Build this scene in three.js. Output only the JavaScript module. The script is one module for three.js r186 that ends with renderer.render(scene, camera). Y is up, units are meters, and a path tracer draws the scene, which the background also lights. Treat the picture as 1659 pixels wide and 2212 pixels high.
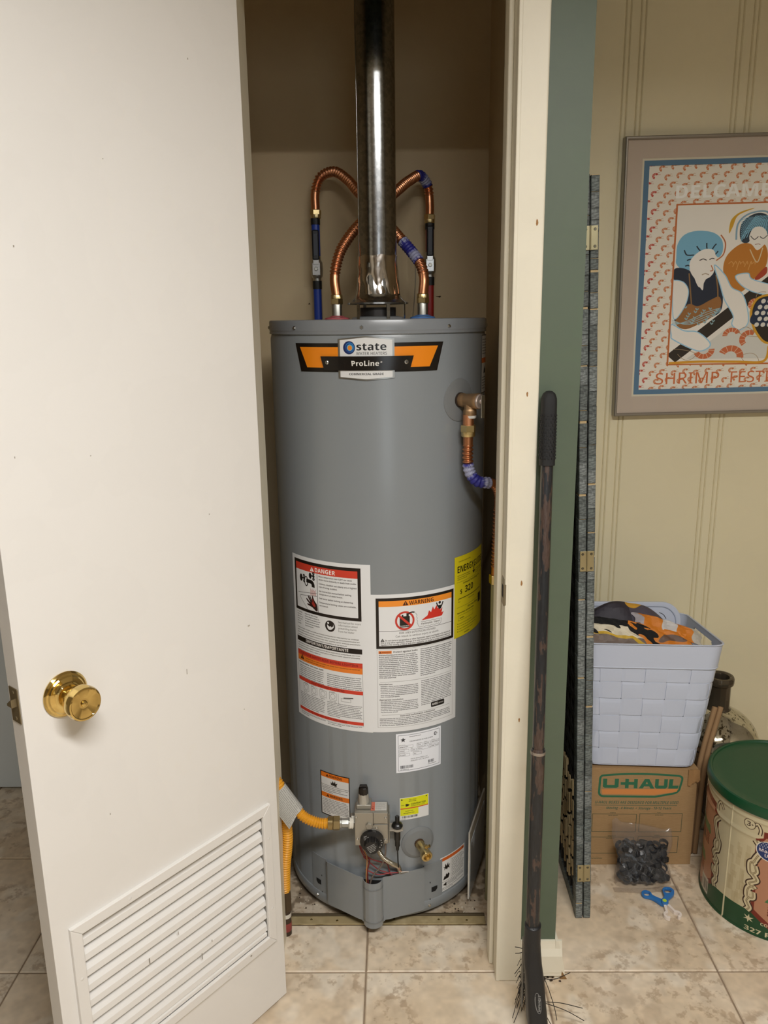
import * as THREE from 'three';
import { RoundedBoxGeometry } from 'three/addons/geometries/RoundedBoxGeometry.js';
import { mergeGeometries, mergeVertices, toCreasedNormals } from 'three/addons/utils/BufferGeometryUtils.js';
import { RectAreaLightUniformsLib } from 'three/addons/lights/RectAreaLightUniformsLib.js';

// ───────────────────────── camera, sky, light, exposure
const scene = new THREE.Scene();
scene.background = new THREE.Color(0x20242a);
const camera = new THREE.PerspectiveCamera(65.505, 1659 / 2212, 0.02, 40);
camera.position.set(0, 1.4724, 0);
camera.rotation.order = 'YXZ';
camera.rotation.set(-0.2386, 0.0139, -0.0134);
const renderer = new THREE.WebGLRenderer({ antialias: true });
renderer.toneMapping = THREE.LinearToneMapping;
renderer.toneMappingExposure = 1.06;
renderer.shadowMap.enabled = true;
renderer.shadowMap.type = THREE.PCFSoftShadowMap;
RectAreaLightUniformsLib.init();
// ceiling fixture (its body is built further down as ceiling_light)
const LAMP = { x: 0.42, y: 2.425, z: 0.1, w: 1.15, d: 0.26 };   // its deep rim cuts off the flattest rays
const lampLight = new THREE.RectAreaLight(new THREE.Color(1.0, 0.99, 0.975), 66, LAMP.w, LAMP.d);
lampLight.position.set(LAMP.x, LAMP.y - 0.012, LAMP.z); lampLight.rotation.x = -Math.PI / 2; scene.add(lampLight);
// daylight from the window in the wall behind the camera
const WIN = { x: 0.62, y: 1.42, z: 2.38, w: 0.86, h: 1.0 };
const winLight = new THREE.RectAreaLight(new THREE.Color(0.84, 0.93, 1.0), 1.7, WIN.w, WIN.h);
winLight.position.set(WIN.x, WIN.y, WIN.z - 0.03); scene.add(winLight);   // a RectAreaLight shines along its own -z

// ───────────────────────── helpers
let seed = 7;
const rnd = () => { seed = (seed * 1664525 + 1013904223) >>> 0; return seed / 4294967296; };
const rr = (a, b) => a + (b - a) * rnd();
const R = (d) => d * Math.PI / 180;
const V = (x, y, z) => new THREE.Vector3(x, y, z);
const used = new Map();
function numbered(n) { const k = used.get(n) ?? 0; used.set(n, k + 1); return k ? `${n}_${String(k).padStart(3, '0')}` : n; }
const off = new WeakMap();                                            // world place of a thing's origin, for geometry given in world coordinates
function thing(name, label, category, at = [0, 0, 0], group) {
  const o = new THREE.Group(); o.name = numbered(name); o.position.set(...at); off.set(o, V(...at));
  o.userData = { label, category }; if (group) o.userData.group = group;
  scene.add(o); return o;
}
function struct(name, label, at = [0, 0, 0]) {
  const o = new THREE.Group(); o.name = numbered(name); o.position.set(...at); off.set(o, V(...at));
  o.userData = { kind: 'structure', label, category: name.split('_')[0] }; scene.add(o); return o;
}
function part(name, geo, mat, parent, label, kind) {                  // geo in the coordinates of a thing whose origin is known, else in its own axes
  const m = new THREE.Mesh(geo, mat); m.name = name; m.castShadow = m.receiveShadow = true;
  const o = off.get(parent); if (o) m.position.copy(o).negate();
  if (label) m.userData.label = label; if (kind) m.userData.kind = kind;
  parent.add(m); return m;
}
const local = (o) => { off.delete(o); return o; };                    // geometry of this thing is given in its own axes from here on
function boxUV(g, s = 1) {                                            // uv in metres from the dominant axis
  const p = g.attributes.position, n = g.attributes.normal, uv = new Float32Array(p.count * 2);
  for (let i = 0; i < p.count; i++) {
    const ax = Math.abs(n.getX(i)), ay = Math.abs(n.getY(i)), az = Math.abs(n.getZ(i));
    const [u, v] = ay > ax && ay > az ? [p.getX(i), p.getZ(i)] : ax > az ? [p.getZ(i), p.getY(i)] : [p.getX(i), p.getY(i)];
    uv[2 * i] = u * s; uv[2 * i + 1] = v * s;
  }
  g.setAttribute('uv', new THREE.BufferAttribute(uv, 2)); return g;
}
function box(x0, x1, y0, y1, z0, z1, r = 0) {
  const w = x1 - x0, h = y1 - y0, d = z1 - z0;
  const g = r ? new RoundedBoxGeometry(w, h, d, 2, Math.min(r, w / 2.01, h / 2.01, d / 2.01)) : new THREE.BoxGeometry(w, h, d);
  g.translate((x0 + x1) / 2, (y0 + y1) / 2, (z0 + z1) / 2); return boxUV(g);
}
function chamfer(w, h, d, c, open = false) {                          // plate w × h in x,y, d deep; the four front edges (+z) chamfered by c: 18 triangles
  const P = [], a = w / 2, b = h / 2, v = (x, y, z) => [x, y, z];
  const back = [v(-a, -b, 0), v(a, -b, 0), v(a, b, 0), v(-a, b, 0)], mid = back.map(([x, y]) => [x, y, d - c]), top = back.map(([x, y]) => [x - Math.sign(x) * c, y - Math.sign(y) * c, d]);
  const quad = (p, q, r, s) => P.push(...p, ...q, ...r, ...p, ...r, ...s);
  for (let i = 0; i < 4; i++) { const j = (i + 1) % 4; quad(back[i], back[j], mid[j], mid[i]); quad(mid[i], mid[j], top[j], top[i]); }
  quad(top[0], top[1], top[2], top[3]); quad(back[3], back[2], back[1], back[0]);
  const g = new THREE.BufferGeometry(); g.setAttribute('position', new THREE.Float32BufferAttribute(P, 3)); g.computeVertexNormals(); return boxUV(g);
}
function grid(nu, nv, f, closeU = false) {                            // parametric surface
  const pos = [], uv = [], idx = [];
  for (let j = 0; j <= nv; j++) for (let i = 0; i <= nu; i++) { const p = f(i / nu, j / nv); pos.push(p[0], p[1], p[2]); uv.push(i / nu, j / nv); }
  for (let j = 0; j < nv; j++) for (let i = 0; i < nu; i++) { const a = j * (nu + 1) + i, b = a + 1, c = a + nu + 1, d = c + 1; idx.push(a, b, d, a, d, c); }
  const g = new THREE.BufferGeometry(); g.setAttribute('position', new THREE.Float32BufferAttribute(pos, 3)); g.setAttribute('uv', new THREE.Float32BufferAttribute(uv, 2)); g.setIndex(idx); g.computeVertexNormals(); return g;
}
function slabGrid(nu, nv, f, t) {                                     // the same with thickness t, closed round its edge
  const a = grid(nu, nv, f), n = a.attributes.normal, p = a.attributes.position, pos = [...p.array], uv = [...a.attributes.uv.array], idx = [...a.index.array], N = p.count;
  for (let i = 0; i < N; i++) pos.push(p.getX(i) - n.getX(i) * t, p.getY(i) - n.getY(i) * t, p.getZ(i) - n.getZ(i) * t);
  uv.push(...a.attributes.uv.array);
  for (let i = 0; i < a.index.count; i += 3) idx.push(idx[i] + N, idx[i + 2] + N, idx[i + 1] + N);
  const edge = []; for (let i = 0; i <= nu; i++) edge.push(i); for (let j = 1; j <= nv; j++) edge.push(j * (nu + 1) + nu); for (let i = nu - 1; i >= 0; i--) edge.push(nv * (nu + 1) + i); for (let j = nv - 1; j >= 0; j--) edge.push(j * (nu + 1));
  for (let k = 0; k + 1 < edge.length; k++) { const u = edge[k], v = edge[k + 1]; idx.push(u, u + N, v + N, u, v + N, v); }
  const g = new THREE.BufferGeometry(); g.setAttribute('position', new THREE.Float32BufferAttribute(pos, 3)); g.setAttribute('uv', new THREE.Float32BufferAttribute(uv, 2)); g.setIndex(idx); g.computeVertexNormals(); return toCreasedNormals(g, 0.9);
}
function lathe(prof, seg = 48, at = [0, 0, 0], smooth = 0.6) {
  let g = new THREE.LatheGeometry(prof.map(([r, y]) => new THREE.Vector2(r, y)), seg);
  g = toCreasedNormals(g, smooth); g.translate(...at); return g;
}
const hex = (prof, at) => { const g = new THREE.LatheGeometry(prof.map(([r, y]) => new THREE.Vector2(r, y)), 6).toNonIndexed(); g.computeVertexNormals(); g.rotateY(0.3); g.translate(...at); return g; };
function orient(g, from, dir) {                                       // turn a y-axis geometry along dir and put its origin at from
  g.applyQuaternion(new THREE.Quaternion().setFromUnitVectors(V(0, 1, 0), dir.clone().normalize())); g.translate(from.x, from.y, from.z); return g;
}
function sweep(pts, rad, segs = 60, radial = 10, along = null) {      // tube along points, radius by distance; along keeps [from, to] of the length
  const c = new THREE.CatmullRomCurve3(pts.map((p) => V(...p)), false, 'centripetal'); c.arcLengthDivisions = 400;
  const L = c.getLength(), F = c.computeFrenetFrames(segs, false), pos = [], idx = [], [a, b] = along ?? [0, 1], uv = [];
  for (let i = 0; i <= segs; i++) {
    const t = i / segs, q = c.getPointAt(t), r = typeof rad === 'function' ? rad(t * L, L) : rad;
    for (let k = 0; k <= radial; k++) { const w = k / radial * Math.PI * 2, n = F.normals[i].clone().multiplyScalar(Math.cos(w)).addScaledVector(F.binormals[i], Math.sin(w)); pos.push(q.x + n.x * r, q.y + n.y * r, q.z + n.z * r); uv.push(k / radial, t * L); }
  }
  const W = radial + 1, i0 = Math.round(a * segs), i1 = Math.round(b * segs);
  for (let i = i0; i < i1; i++) for (let k = 0; k < radial; k++) { const p = i * W + k; idx.push(p, p + 1, p + W + 1, p, p + W + 1, p + W); }
  for (const [row, flip] of [[i0, 1], [i1, 0]]) { const q = c.getPointAt(row / segs), at = pos.length / 3; pos.push(q.x, q.y, q.z); uv.push(0, 0); for (let k = 0; k < radial; k++) flip ? idx.push(at, row * W + k + 1, row * W + k) : idx.push(at, row * W + k, row * W + k + 1); }
  const g = new THREE.BufferGeometry(); g.setAttribute('position', new THREE.Float32BufferAttribute(pos, 3)); g.setAttribute('uv', new THREE.Float32BufferAttribute(uv, 2)); g.setIndex(idx); g.computeVertexNormals();
  const nrm = g.attributes.normal; for (let i = 0; i <= segs; i++) { const p = i * W, q = p + radial, x = nrm.getX(p) + nrm.getX(q), y = nrm.getY(p) + nrm.getY(q), z = nrm.getZ(p) + nrm.getZ(q), l = Math.hypot(x, y, z) || 1; nrm.setXYZ(p, x / l, y / l, z / l); nrm.setXYZ(q, x / l, y / l, z / l); }
  return g;
}
const ripple = (r, amp, pitch, e0 = 0.02, e1 = 0.02) => (s, L) => r + (s < e0 || s > L - e1 ? 0 : amp * Math.cos(s / pitch * Math.PI * 2));
function extrude(pts, depth, bevel = 0, holes = []) {
  const s = new THREE.Shape(pts.map(([x, y]) => new THREE.Vector2(x, y)));
  for (const h of holes) s.holes.push(new THREE.Path(h.map(([x, y]) => new THREE.Vector2(x, y))));
  const g = new THREE.ExtrudeGeometry(s, { depth, bevelEnabled: bevel > 0, bevelThickness: bevel, bevelSize: bevel, bevelOffset: -bevel, bevelSegments: 2, curveSegments: 10 }); return g;
}
const NI = (g) => g.index ? g.toNonIndexed() : g;
const rectPts = (x0, x1, y0, y1) => [[x0, y0], [x1, y0], [x1, y1], [x0, y1]];

// noise and textures
const perm = new Uint8Array(512); { const p = [...Array(256).keys()]; for (let i = 255; i > 0; i--) { const j = Math.floor(rnd() * (i + 1)); [p[i], p[j]] = [p[j], p[i]]; } for (let i = 0; i < 512; i++) perm[i] = p[i & 255]; }
function vnoise(x, y, per) {
  const xi = Math.floor(x), yi = Math.floor(y), f = x - xi, g = y - yi, m = (n) => ((n % per) + per) % per, h = (a, b) => perm[perm[m(a) & 255] + (m(b) & 255)] / 255;
  const s = f * f * (3 - 2 * f), t = g * g * (3 - 2 * g), l = (a, b, k) => a + (b - a) * k;
  return l(l(h(xi, yi), h(xi + 1, yi), s), l(h(xi, yi + 1), h(xi + 1, yi + 1), s), t);
}
function fbm(u, v, per, oct = 4, gain = 0.5) { let s = 0, a = 1, n = 0; for (let o = 0; o < oct; o++) { s += a * vnoise(u * per + o * 17, v * per + o * 9, per); n += a; a *= gain; per *= 2; } return s / n; }
const mix3 = (a, b, k) => [0, 1, 2].map((i) => a[i] + (b[i] - a[i]) * k), clamp = (x) => Math.min(1, Math.max(0, x)), step = (a, b, x) => { const t = clamp((x - a) / (b - a)); return t * t * (3 - 2 * t); };
function tex(w, h, f, { srgb = true, size = 1 } = {}) {
  const d = new Uint8Array(w * h * 4);
  for (let j = 0; j < h; j++) for (let i = 0; i < w; i++) { const c = f(i / w, j / h), k = (j * w + i) * 4; for (let n = 0; n < 3; n++) d[k + n] = Math.round(clamp((Array.isArray(c) ? c[n] : c)) * 255); d[k + 3] = 255; }
  const t = new THREE.DataTexture(d, w, h); t.wrapS = t.wrapT = THREE.RepeatWrapping; t.magFilter = THREE.LinearFilter; t.minFilter = THREE.LinearMipmapLinearFilter; t.generateMipmaps = true;
  if (srgb) t.colorSpace = THREE.SRGBColorSpace; t.repeat.set(1 / size, 1 / size); t.needsUpdate = true; return t;
}
function canvasTex(w, h, draw) {
  const c = document.createElement('canvas'); c.width = w; c.height = h; const x = c.getContext('2d'); x.lineJoin = 'round'; draw(x, w, h);
  const t = new THREE.CanvasTexture(c); t.colorSpace = THREE.SRGBColorSpace; t.anisotropy = 8; return t;
}
const hexc = (h) => [(h >> 16 & 255) / 255, (h >> 8 & 255) / 255, (h & 255) / 255];
const M = (o) => new THREE.MeshPhysicalMaterial(o);
const std = (color, roughness = 0.6, metalness = 0, more = {}) => M({ color, roughness, metalness, ...more });
function write(x, s, px, py, size, { font = 'sans-serif', bold = true, color = '#111', align = 'left', width, italic = false, space = 0 } = {}) {
  x.font = `${italic ? 'italic ' : ''}${bold ? 'bold ' : ''}${size}px ${font}`; x.fillStyle = color; x.textAlign = align; x.textBaseline = 'alphabetic';
  if (width) { const m = x.measureText(s).width; x.save(); x.translate(px, py); x.scale(width / m, 1); x.fillText(s, 0, 0); x.restore(); } else x.fillText(s, px, py);
}
function greek(x, x0, x1, y, n, lh, size, color = '#3a3a3c') {         // print too fine to read in the photograph: rows of word-long strokes
  x.fillStyle = color;
  for (let k = 0; k < n; k++) { let p = x0; const end = k === n - 1 ? x0 + (x1 - x0) * rr(0.3, 0.8) : x1 - rr(0, size * 3); while (p < end) { const w = rr(1.2, 4.6) * size; for (let q = 0; q < w && p + q < x1; q += size * 0.62) x.fillRect(p + q, y + k * lh - size * rr(0.62, 0.8), size * 0.4, size * rr(0.55, 0.75)); p += w + size * 0.55; } }
}
function triangle(x, cx, cy, s, fill, mark) { x.fillStyle = fill; x.beginPath(); x.moveTo(cx, cy - s * 0.55); x.lineTo(cx + s * 0.62, cy + s * 0.5); x.lineTo(cx - s * 0.62, cy + s * 0.5); x.fill(); x.fillStyle = mark; x.fillRect(cx - s * 0.06, cy - s * 0.2, s * 0.12, s * 0.4); x.fillRect(cx - s * 0.06, cy + s * 0.27, s * 0.12, s * 0.12); }
function poly(x, pts, fill, stroke, lw) { x.beginPath(); pts.forEach(([a, b], i) => i ? x.lineTo(a, b) : x.moveTo(a, b)); x.closePath(); if (fill) { x.fillStyle = fill; x.fill(); } if (stroke) { x.strokeStyle = stroke; x.lineWidth = lw; x.stroke(); } }
function blob(x, pts, fill, stroke, lw, open) {                       // smooth outline through points
  const n = pts.length; x.beginPath();
  const P = (i) => pts[(i + n) % n];
  x.moveTo(...P(0));
  for (let i = 0; i < (open ? n - 1 : n); i++) { const a = open && i === 0 ? P(0) : P(i - 1), b = P(i), c = P(i + 1), d = open && i === n - 2 ? P(n - 1) : P(i + 2); x.bezierCurveTo(b[0] + (c[0] - a[0]) / 6, b[1] + (c[1] - a[1]) / 6, c[0] - (d[0] - b[0]) / 6, c[1] - (d[1] - b[1]) / 6, c[0], c[1]); }
  if (fill) { x.closePath(); x.fillStyle = fill; x.fill(); } if (stroke) { x.strokeStyle = stroke; x.lineWidth = lw; x.stroke(); }
}

// ───────────────────────── materials of the room
const plaster = tex(256, 256, (u, v) => 0.5 + 0.35 * (fbm(u, v, 24, 3) - 0.5), { srgb: false, size: 0.5 });
const paint = (base, spread, size = 0.9) => tex(256, 256, (u, v) => { const n = fbm(u, v, 4, 5) - 0.5, c = hexc(base); return c.map((k) => k * (1 + n * spread)); }, { size });
const mDoor = M({ map: paint(0xe5e2dd, 0.03), roughness: 0.42, bumpMap: plaster, bumpScale: 0.0004 });
const mTrim = M({ map: paint(0xe3dcc8, 0.05, 0.4), roughness: 0.45, bumpMap: plaster, bumpScale: 0.0004 });
const mBeige = M({ map: paint(0xe7dcb9, 0.04), roughness: 0.55, bumpMap: plaster, bumpScale: 0.0003 });
const mGreen = M({ map: paint(0x55614f, 0.1, 0.7), roughness: 0.5, bumpMap: plaster, bumpScale: 0.0003 });
const mCloset = M({ map: paint(0xcdb994, 0.12, 1.2), roughness: 0.75, bumpMap: plaster, bumpScale: 0.0008 });

const mCeiling = std(0xcfc8ba, 0.9), mRoom = M({ map: paint(0x978b76, 0.05), roughness: 0.8 }), mBlue = std(0xdde8ef, 0.45);

// ───────────────────────── floor
const tileFn = (dirt) => (u, v) => {
  const big = fbm(u, v, 3, 5, 0.55), blot = fbm(u + 0.31, v + 0.7, 9, 4, 0.6), fine = fbm(u, v, 60, 2), speck = step(0.52, 0.72, fbm(u + 0.2, v + 0.4, 52, 4, 0.65)) * step(0.42, 0.6, fbm(u + 0.6, v, 7, 4));
  let c = mix3(hexc(0xd3bfa3), hexc(0xe2d2bb), step(0.36, 0.62, big)); c = mix3(c, hexc(0xb7a288), 0.5 * step(0.56, 0.72, blot) * step(0.4, 0.6, fbm(u, v, 24, 3)));
  c = mix3(c, hexc(0xe8decd), 0.55 * step(0.55, 0.7, fbm(u + 0.5, v, 12, 3))); c = mix3(c, hexc(0x967c61), 0.42 * speck).map((k) => k * (0.94 + 0.12 * fine));
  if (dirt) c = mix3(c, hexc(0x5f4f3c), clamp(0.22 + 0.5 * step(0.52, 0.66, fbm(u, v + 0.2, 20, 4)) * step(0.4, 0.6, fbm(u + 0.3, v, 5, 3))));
  return c;
};
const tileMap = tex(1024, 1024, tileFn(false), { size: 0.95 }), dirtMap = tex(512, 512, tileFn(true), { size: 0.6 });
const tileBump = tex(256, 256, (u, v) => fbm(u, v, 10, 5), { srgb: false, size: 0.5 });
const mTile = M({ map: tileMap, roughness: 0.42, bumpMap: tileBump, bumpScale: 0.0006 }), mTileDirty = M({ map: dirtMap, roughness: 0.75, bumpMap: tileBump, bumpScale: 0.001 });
const mGrout = M({ map: tex(128, 128, (u, v) => mix3(hexc(0x85735f), hexc(0xa08d77), fbm(u, v, 20, 3)), { size: 0.3 }), roughness: 0.95 });
const floor = struct('floor', 'beige mottled ceramic tile floor with dark grout lines');
part('grout_bed', box(-2.2, 2.1, -0.06, -0.0035, -2.42, 2.5), mGrout, floor);
{
  const T = 0.406, gap = 0.004;
  const lay = (x0, x1, z0, z1, m) => { const g = chamfer(x1 - x0 - gap, z1 - z0 - gap, 0.012, 0.0022), p = g.attributes.position, uv = g.attributes.uv, ox = rnd() * 3, oz = rnd() * 3; g.rotateX(-Math.PI / 2); for (let k = 0; k < p.count; k++) uv.setXY(k, p.getX(k) + ox, p.getZ(k) + oz); part('tile', g, m, floor).position.set((x0 + x1) / 2, -0.012 + rr(-0.0003, 0.0003), (z0 + z1) / 2); };
  for (let i = -4; i < 7; i++) for (let j = -6; j < 3; j++) {
    const x0 = -0.0775 + i * T, z0 = -1.5413 + j * T, x1 = x0 + T, z1 = z0 + T, cx = (x0 + x1) / 2, cz = (z0 + z1) / 2; if (cz > -0.3 || cz < -2.6 || Math.abs(cx) > 1.8) continue;
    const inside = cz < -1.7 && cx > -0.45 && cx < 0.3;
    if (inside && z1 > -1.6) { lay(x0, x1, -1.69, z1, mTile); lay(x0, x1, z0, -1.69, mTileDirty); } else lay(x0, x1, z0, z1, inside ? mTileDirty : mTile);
  }
  part('floor_behind', box(-2.2, 2.1, -0.012, 0, -0.32, 2.5), mTile, floor);
}
// ───────────────────────── walls, ceiling
const H = 2.44, ZW = -1.528, ZB = -2.318, XL = -0.388, XR = 0.27, XO = 0.3536, XI = -0.47, JL = -0.288, JR = 0.229, HD = 2.085;
{
  const c = struct('ceiling', 'plain white ceiling'); part('ceiling_panel', box(-2.2, 2.1, H, H + 0.1, -2.42, 2.5), mCeiling, c);
  const s = struct('wall_left', 'plain beige side wall'); part('wall_surface', box(-2.2, -2.1, 0, H, -2.42, 2.5), mRoom, s);
  const r = struct('wall_right', 'plain beige side wall'); part('wall_surface', box(2.0, 2.1, 0, H, -2.42, 2.5), mRoom, r);
  const f = struct('wall_front', 'beige wall with a window, behind the viewer'); const z0 = WIN.z + 0.02, z1 = WIN.z + 0.12, x0 = WIN.x - WIN.w / 2, x1 = WIN.x + WIN.w / 2, y0 = WIN.y - WIN.h / 2, y1 = WIN.y + WIN.h / 2;
  part('wall_surface', mergeGeometries([box(-2.2, x0, 0, H, z0, z1), box(x1, 2.1, 0, H, z0, z1), box(x0, x1, 0, y0, z0, z1), box(x0, x1, y1, H, z0, z1)]), mRoom, f);
  const w = struct('window_1', 'daylit window in the wall behind the viewer');
  part('pane', box(x0, x1, y0, y1, WIN.z + 0.03, WIN.z + 0.04), M({ color: 0x111111, emissive: new THREE.Color(0.84, 0.93, 1.0), emissiveIntensity: 0.7 }), w);
  part('window_frame', mergeGeometries([box(x0 - 0.05, x0, y0 - 0.05, y1 + 0.05, WIN.z, WIN.z + 0.05), box(x1, x1 + 0.05, y0 - 0.05, y1 + 0.05, WIN.z, WIN.z + 0.05), box(x0, x1, y0 - 0.05, y0, WIN.z, WIN.z + 0.05), box(x0, x1, y1, y1 + 0.05, WIN.z, WIN.z + 0.05), box((x0 + x1) / 2 - 0.015, (x0 + x1) / 2 + 0.015, y0, y1, WIN.z, WIN.z + 0.05)]), mTrim, w);
  // wall that holds the closet opening, and the closet itself
  const g = struct('wall_closet', 'dark green wall stub beside the closet door casing');
  part('wall_stub', mergeGeometries([box(JR, XO, 0, H, ZW - 0.1, ZW), box(XR, XO, 0, H, ZB, ZW - 0.1)]), mGreen, g);
  part('wall_stub', mergeGeometries([box(XI, JL, 0, H, ZW - 0.1, ZW), box(JL, JR, HD, H, ZW - 0.1, ZW)]), mGreen, g);
  const wallPaint = struct('wall_closet_left', 'dim closet side wall left of the heater'); part('wall_surface', box(XI, XL, 0, H, ZB, ZW - 0.1), mCloset, wallPaint);
  const cr = struct('wall_closet_right', 'dim closet side wall right of the heater'); part('wall_surface', box(XR - 0.006, XR, 0, H, ZB, ZW - 0.1), mCloset, cr);
  const cc = struct('ceiling_closet', 'plaster ceiling of the dim heater closet'); part('ceiling_panel', box(XL, XR, H - 0.02, H, ZB, ZW - 0.1), mCloset, cc);
  const cb = struct('wall_closet_back', 'stained cream plaster at the back of the heater closet'); part('wall_surface', box(XL, XR, 0, H, ZB - 0.1, ZB), mCloset, cb);
  const stain = (x, y, w, h) => part('stain', slabGrid(10, 6, (u, v) => { const a = u * Math.PI * 2, r = v * (0.7 + 0.3 * Math.sin(a * 3 + x * 40)); return [x + Math.cos(a) * w * r, y + Math.sin(a) * h * r, ZB + 0.0006]; }, -0.0004), std(0x4a3520, 0.9), cb);
  stain(-0.15, 1.665, 0.006, 0.004); stain(-0.235, 1.515, 0.004, 0.003); stain(-0.215, 1.516, 0.003, 0.002); stain(0.105, 1.535, 0.012, 0.004); stain(0.13, 1.53, 0.01, 0.003);
  // panelled wall behind the corner with the picture
  const b = struct('wall_back', 'beige wood panelled wall with paired vertical grooves');
  part('backing', box(XO, 2.0, 0, H, ZB - 0.1, ZB - 0.006), mBeige, b);
  const panel = (x0, x1) => { const q = chamfer(x1 - x0 - 0.0006, H, 0.009, 0.0028); q.translate((x0 + x1) / 2, H / 2, ZB - 0.009); part('panel', boxUV(q), mBeige, b); };
  panel(XO, 0.6137);
  for (let k = 0; k < 5; k++) { const x = 0.6137 + k * 0.292; panel(x, x + 0.0125); panel(x + 0.0125, x + 0.039); panel(x + 0.039, x + 0.0515); panel(x + 0.0515, Math.min(x + 0.292, 2.0)); }
  const bl = struct('wall_back_left', 'back wall left of the closet'); part('wall_surface', box(-2.1, XI, 0, H, ZB - 0.1, ZB - 0.03), mRoom, bl);
  const d2 = struct('door_2', 'pale blue-grey door standing behind the open white door'); part('door_slab', box(-1.72, -0.9, 0.008, 2.03, ZB - 0.03, ZB + 0.03, 0.003), mBlue, d2);
}
// ───────────────────────── door frame: jamb, stop, casing, baseboards, threshold
{
  const t = struct('trim_1', 'off-white painted door casing and jamb right of the closet opening');
  const cas = box(0.2235, 0.2743, 0, HD + 0.06, ZW, -1.513, 0.004); part('casing', cas, mTrim, t);
  part('jamb', box(0.2195, JR, 0, HD, ZW - 0.165, -1.5135, 0.002), mTrim, t);
  part('door_stop', box(0.2095, 0.2196, 0, HD, -1.604, -1.563, 0.0035), mTrim, t);
  const chips = [[0.2606, 1.636, 0.0042], [0.252, 1.33, 0.0035], [0.2516, 0.955, 0.004], [0.2549, 0.655, 0.0035]];
  for (const [x, y, s] of chips) part('paint_chip', slabGrid(20, 3, (u, v) => { const a = u * Math.PI * 2, r = v * (0.85 + 0.15 * Math.sin(a * 5 + y * 9) * Math.cos(a * 2)); return [x + Math.cos(a) * s * 0.55 * r, y + Math.sin(a) * s * 1.6 * r, -1.5127]; }, -0.0003), std(0x9a6f3f, 0.8), t);
  const sp = part('strike_plate', boxUV(new RoundedBoxGeometry(0.0016, 0.057, 0.028, 2, 0.0007).translate(0.2192, 0.93, -1.541)), M({ color: 0x9a8f78, roughness: 0.45, metalness: 0.8 }), t, 'worn brass strike plate');
  part('strike_lip', boxUV(new RoundedBoxGeometry(0.014, 0.044, 0.0015, 2, 0.0006).rotateY(0.7).translate(0.2225, 0.93, -1.5155)), M({ color: 0x9a8f78, roughness: 0.45, metalness: 0.8 }), sp).position.set(0, 0, 0);
  part('strike_hole', box(0.218, 0.2186, 0.917, 0.943, -1.549, -1.534, 0.0002), std(0x0a0806, 0.9), sp).position.set(0, 0, 0);
  const l = struct('trim_2', 'off-white casing and jamb behind the open door');
  part('casing', box(JL - 0.05, JL + 0.005, 0, HD + 0.06, ZW, -1.513, 0.004), mTrim, l);
  part('jamb', box(JL, JL + 0.012, 0, HD, ZW - 0.165, -1.5135, 0.002), mTrim, l);
  const hd = struct('trim_3', 'off-white casing and jamb across the top of the closet opening');
  part('casing', box(JL - 0.05, 0.2743, HD + 0.004, HD + 0.062, ZW, -1.513, 0.004), mTrim, hd);
  part('jamb', box(JL, JR, HD - 0.012, HD, ZW - 0.165, -1.5135, 0.002), mTrim, hd);
  const bb = struct('baseboard_right', 'cream baseboard round the green corner with a raw loose end');
  const prof = [[0, 0.012], [0.0125, 0.012], [0.0125, 0.02], [0.014, 0.022], [0.014, 0.066], [0.0125, 0.07], [0.008, 0.082], [0.006, 0.092], [0.005, 0.1], [0, 0.1]];   // [out, up]
  const front = extrude(prof, 0.094); front.rotateY(-Math.PI / 2); front.translate(0.3685, 0, ZW); part('baseboard_piece', boxUV(NI(front)), mTrim, bb);
  const side = extrude([[0, 0.002], [0.026, 0.0], [0.02, 0.04], [0.0125, 0.075], [0.006, 0.102], [0, 0.102]], 0.5); side.translate(XO, 0, -2.02); part('baseboard_piece', boxUV(NI(side)), mTrim, bb);
  const raw = extrude([[0.012, 0.001], [0.0285, -0.0], [0.0135, 0.026]], 0.002); raw.translate(XO, 0.0005, -1.5205); part('raw_end', raw, std(0x8d6a3f, 0.85), bb, 'unpainted wood end');
  const crumbs = []; for (let k = 0; k < 26; k++) { const q = new THREE.DodecahedronGeometry(rr(0.0012, 0.003), 0); q.scale(1, 0.5, 1); q.translate(rr(0.29, 0.37), 0.001, ZW + rr(0.004, 0.016)); crumbs.push(q); }
  part('crumbs', mergeGeometries(crumbs), std(0x3a2c1f, 0.95), bb, null, 'stuff');
  const th = struct('trim_4', 'worn wood and brass threshold strip between room tile and closet tile');
  const mThresh = M({ map: tex(256, 64, (u, v) => mix3(hexc(0xa5936c), mix3(hexc(0x74653f), hexc(0xc0ae88), fbm(u, v, 16, 3)), step(0.35, 0.65, fbm(u, v, 8, 4))), { size: 0.4 }), roughness: 0.7 });
  part('threshold', box(JL + 0.012, 0.2165, 0, 0.0045, -1.714, -1.687, 0.0015), mThresh, th);
  part('threshold_lip', box(JL + 0.012, 0.2165, 0, 0.0075, -1.722, -1.714, 0.002), std(0x4d412b, 0.7), th);
  for (const x of [-0.22, -0.155, -0.012, 0.1, 0.17]) part('nail', lathe([[0, 0.0061], [0.002, 0.0058], [0.003, 0.0045]], 12, [x, 0, -1.7 + rr(-0.004, 0.004)]), std(0x6e5c34, 0.4, 0.8), th);
}

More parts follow.
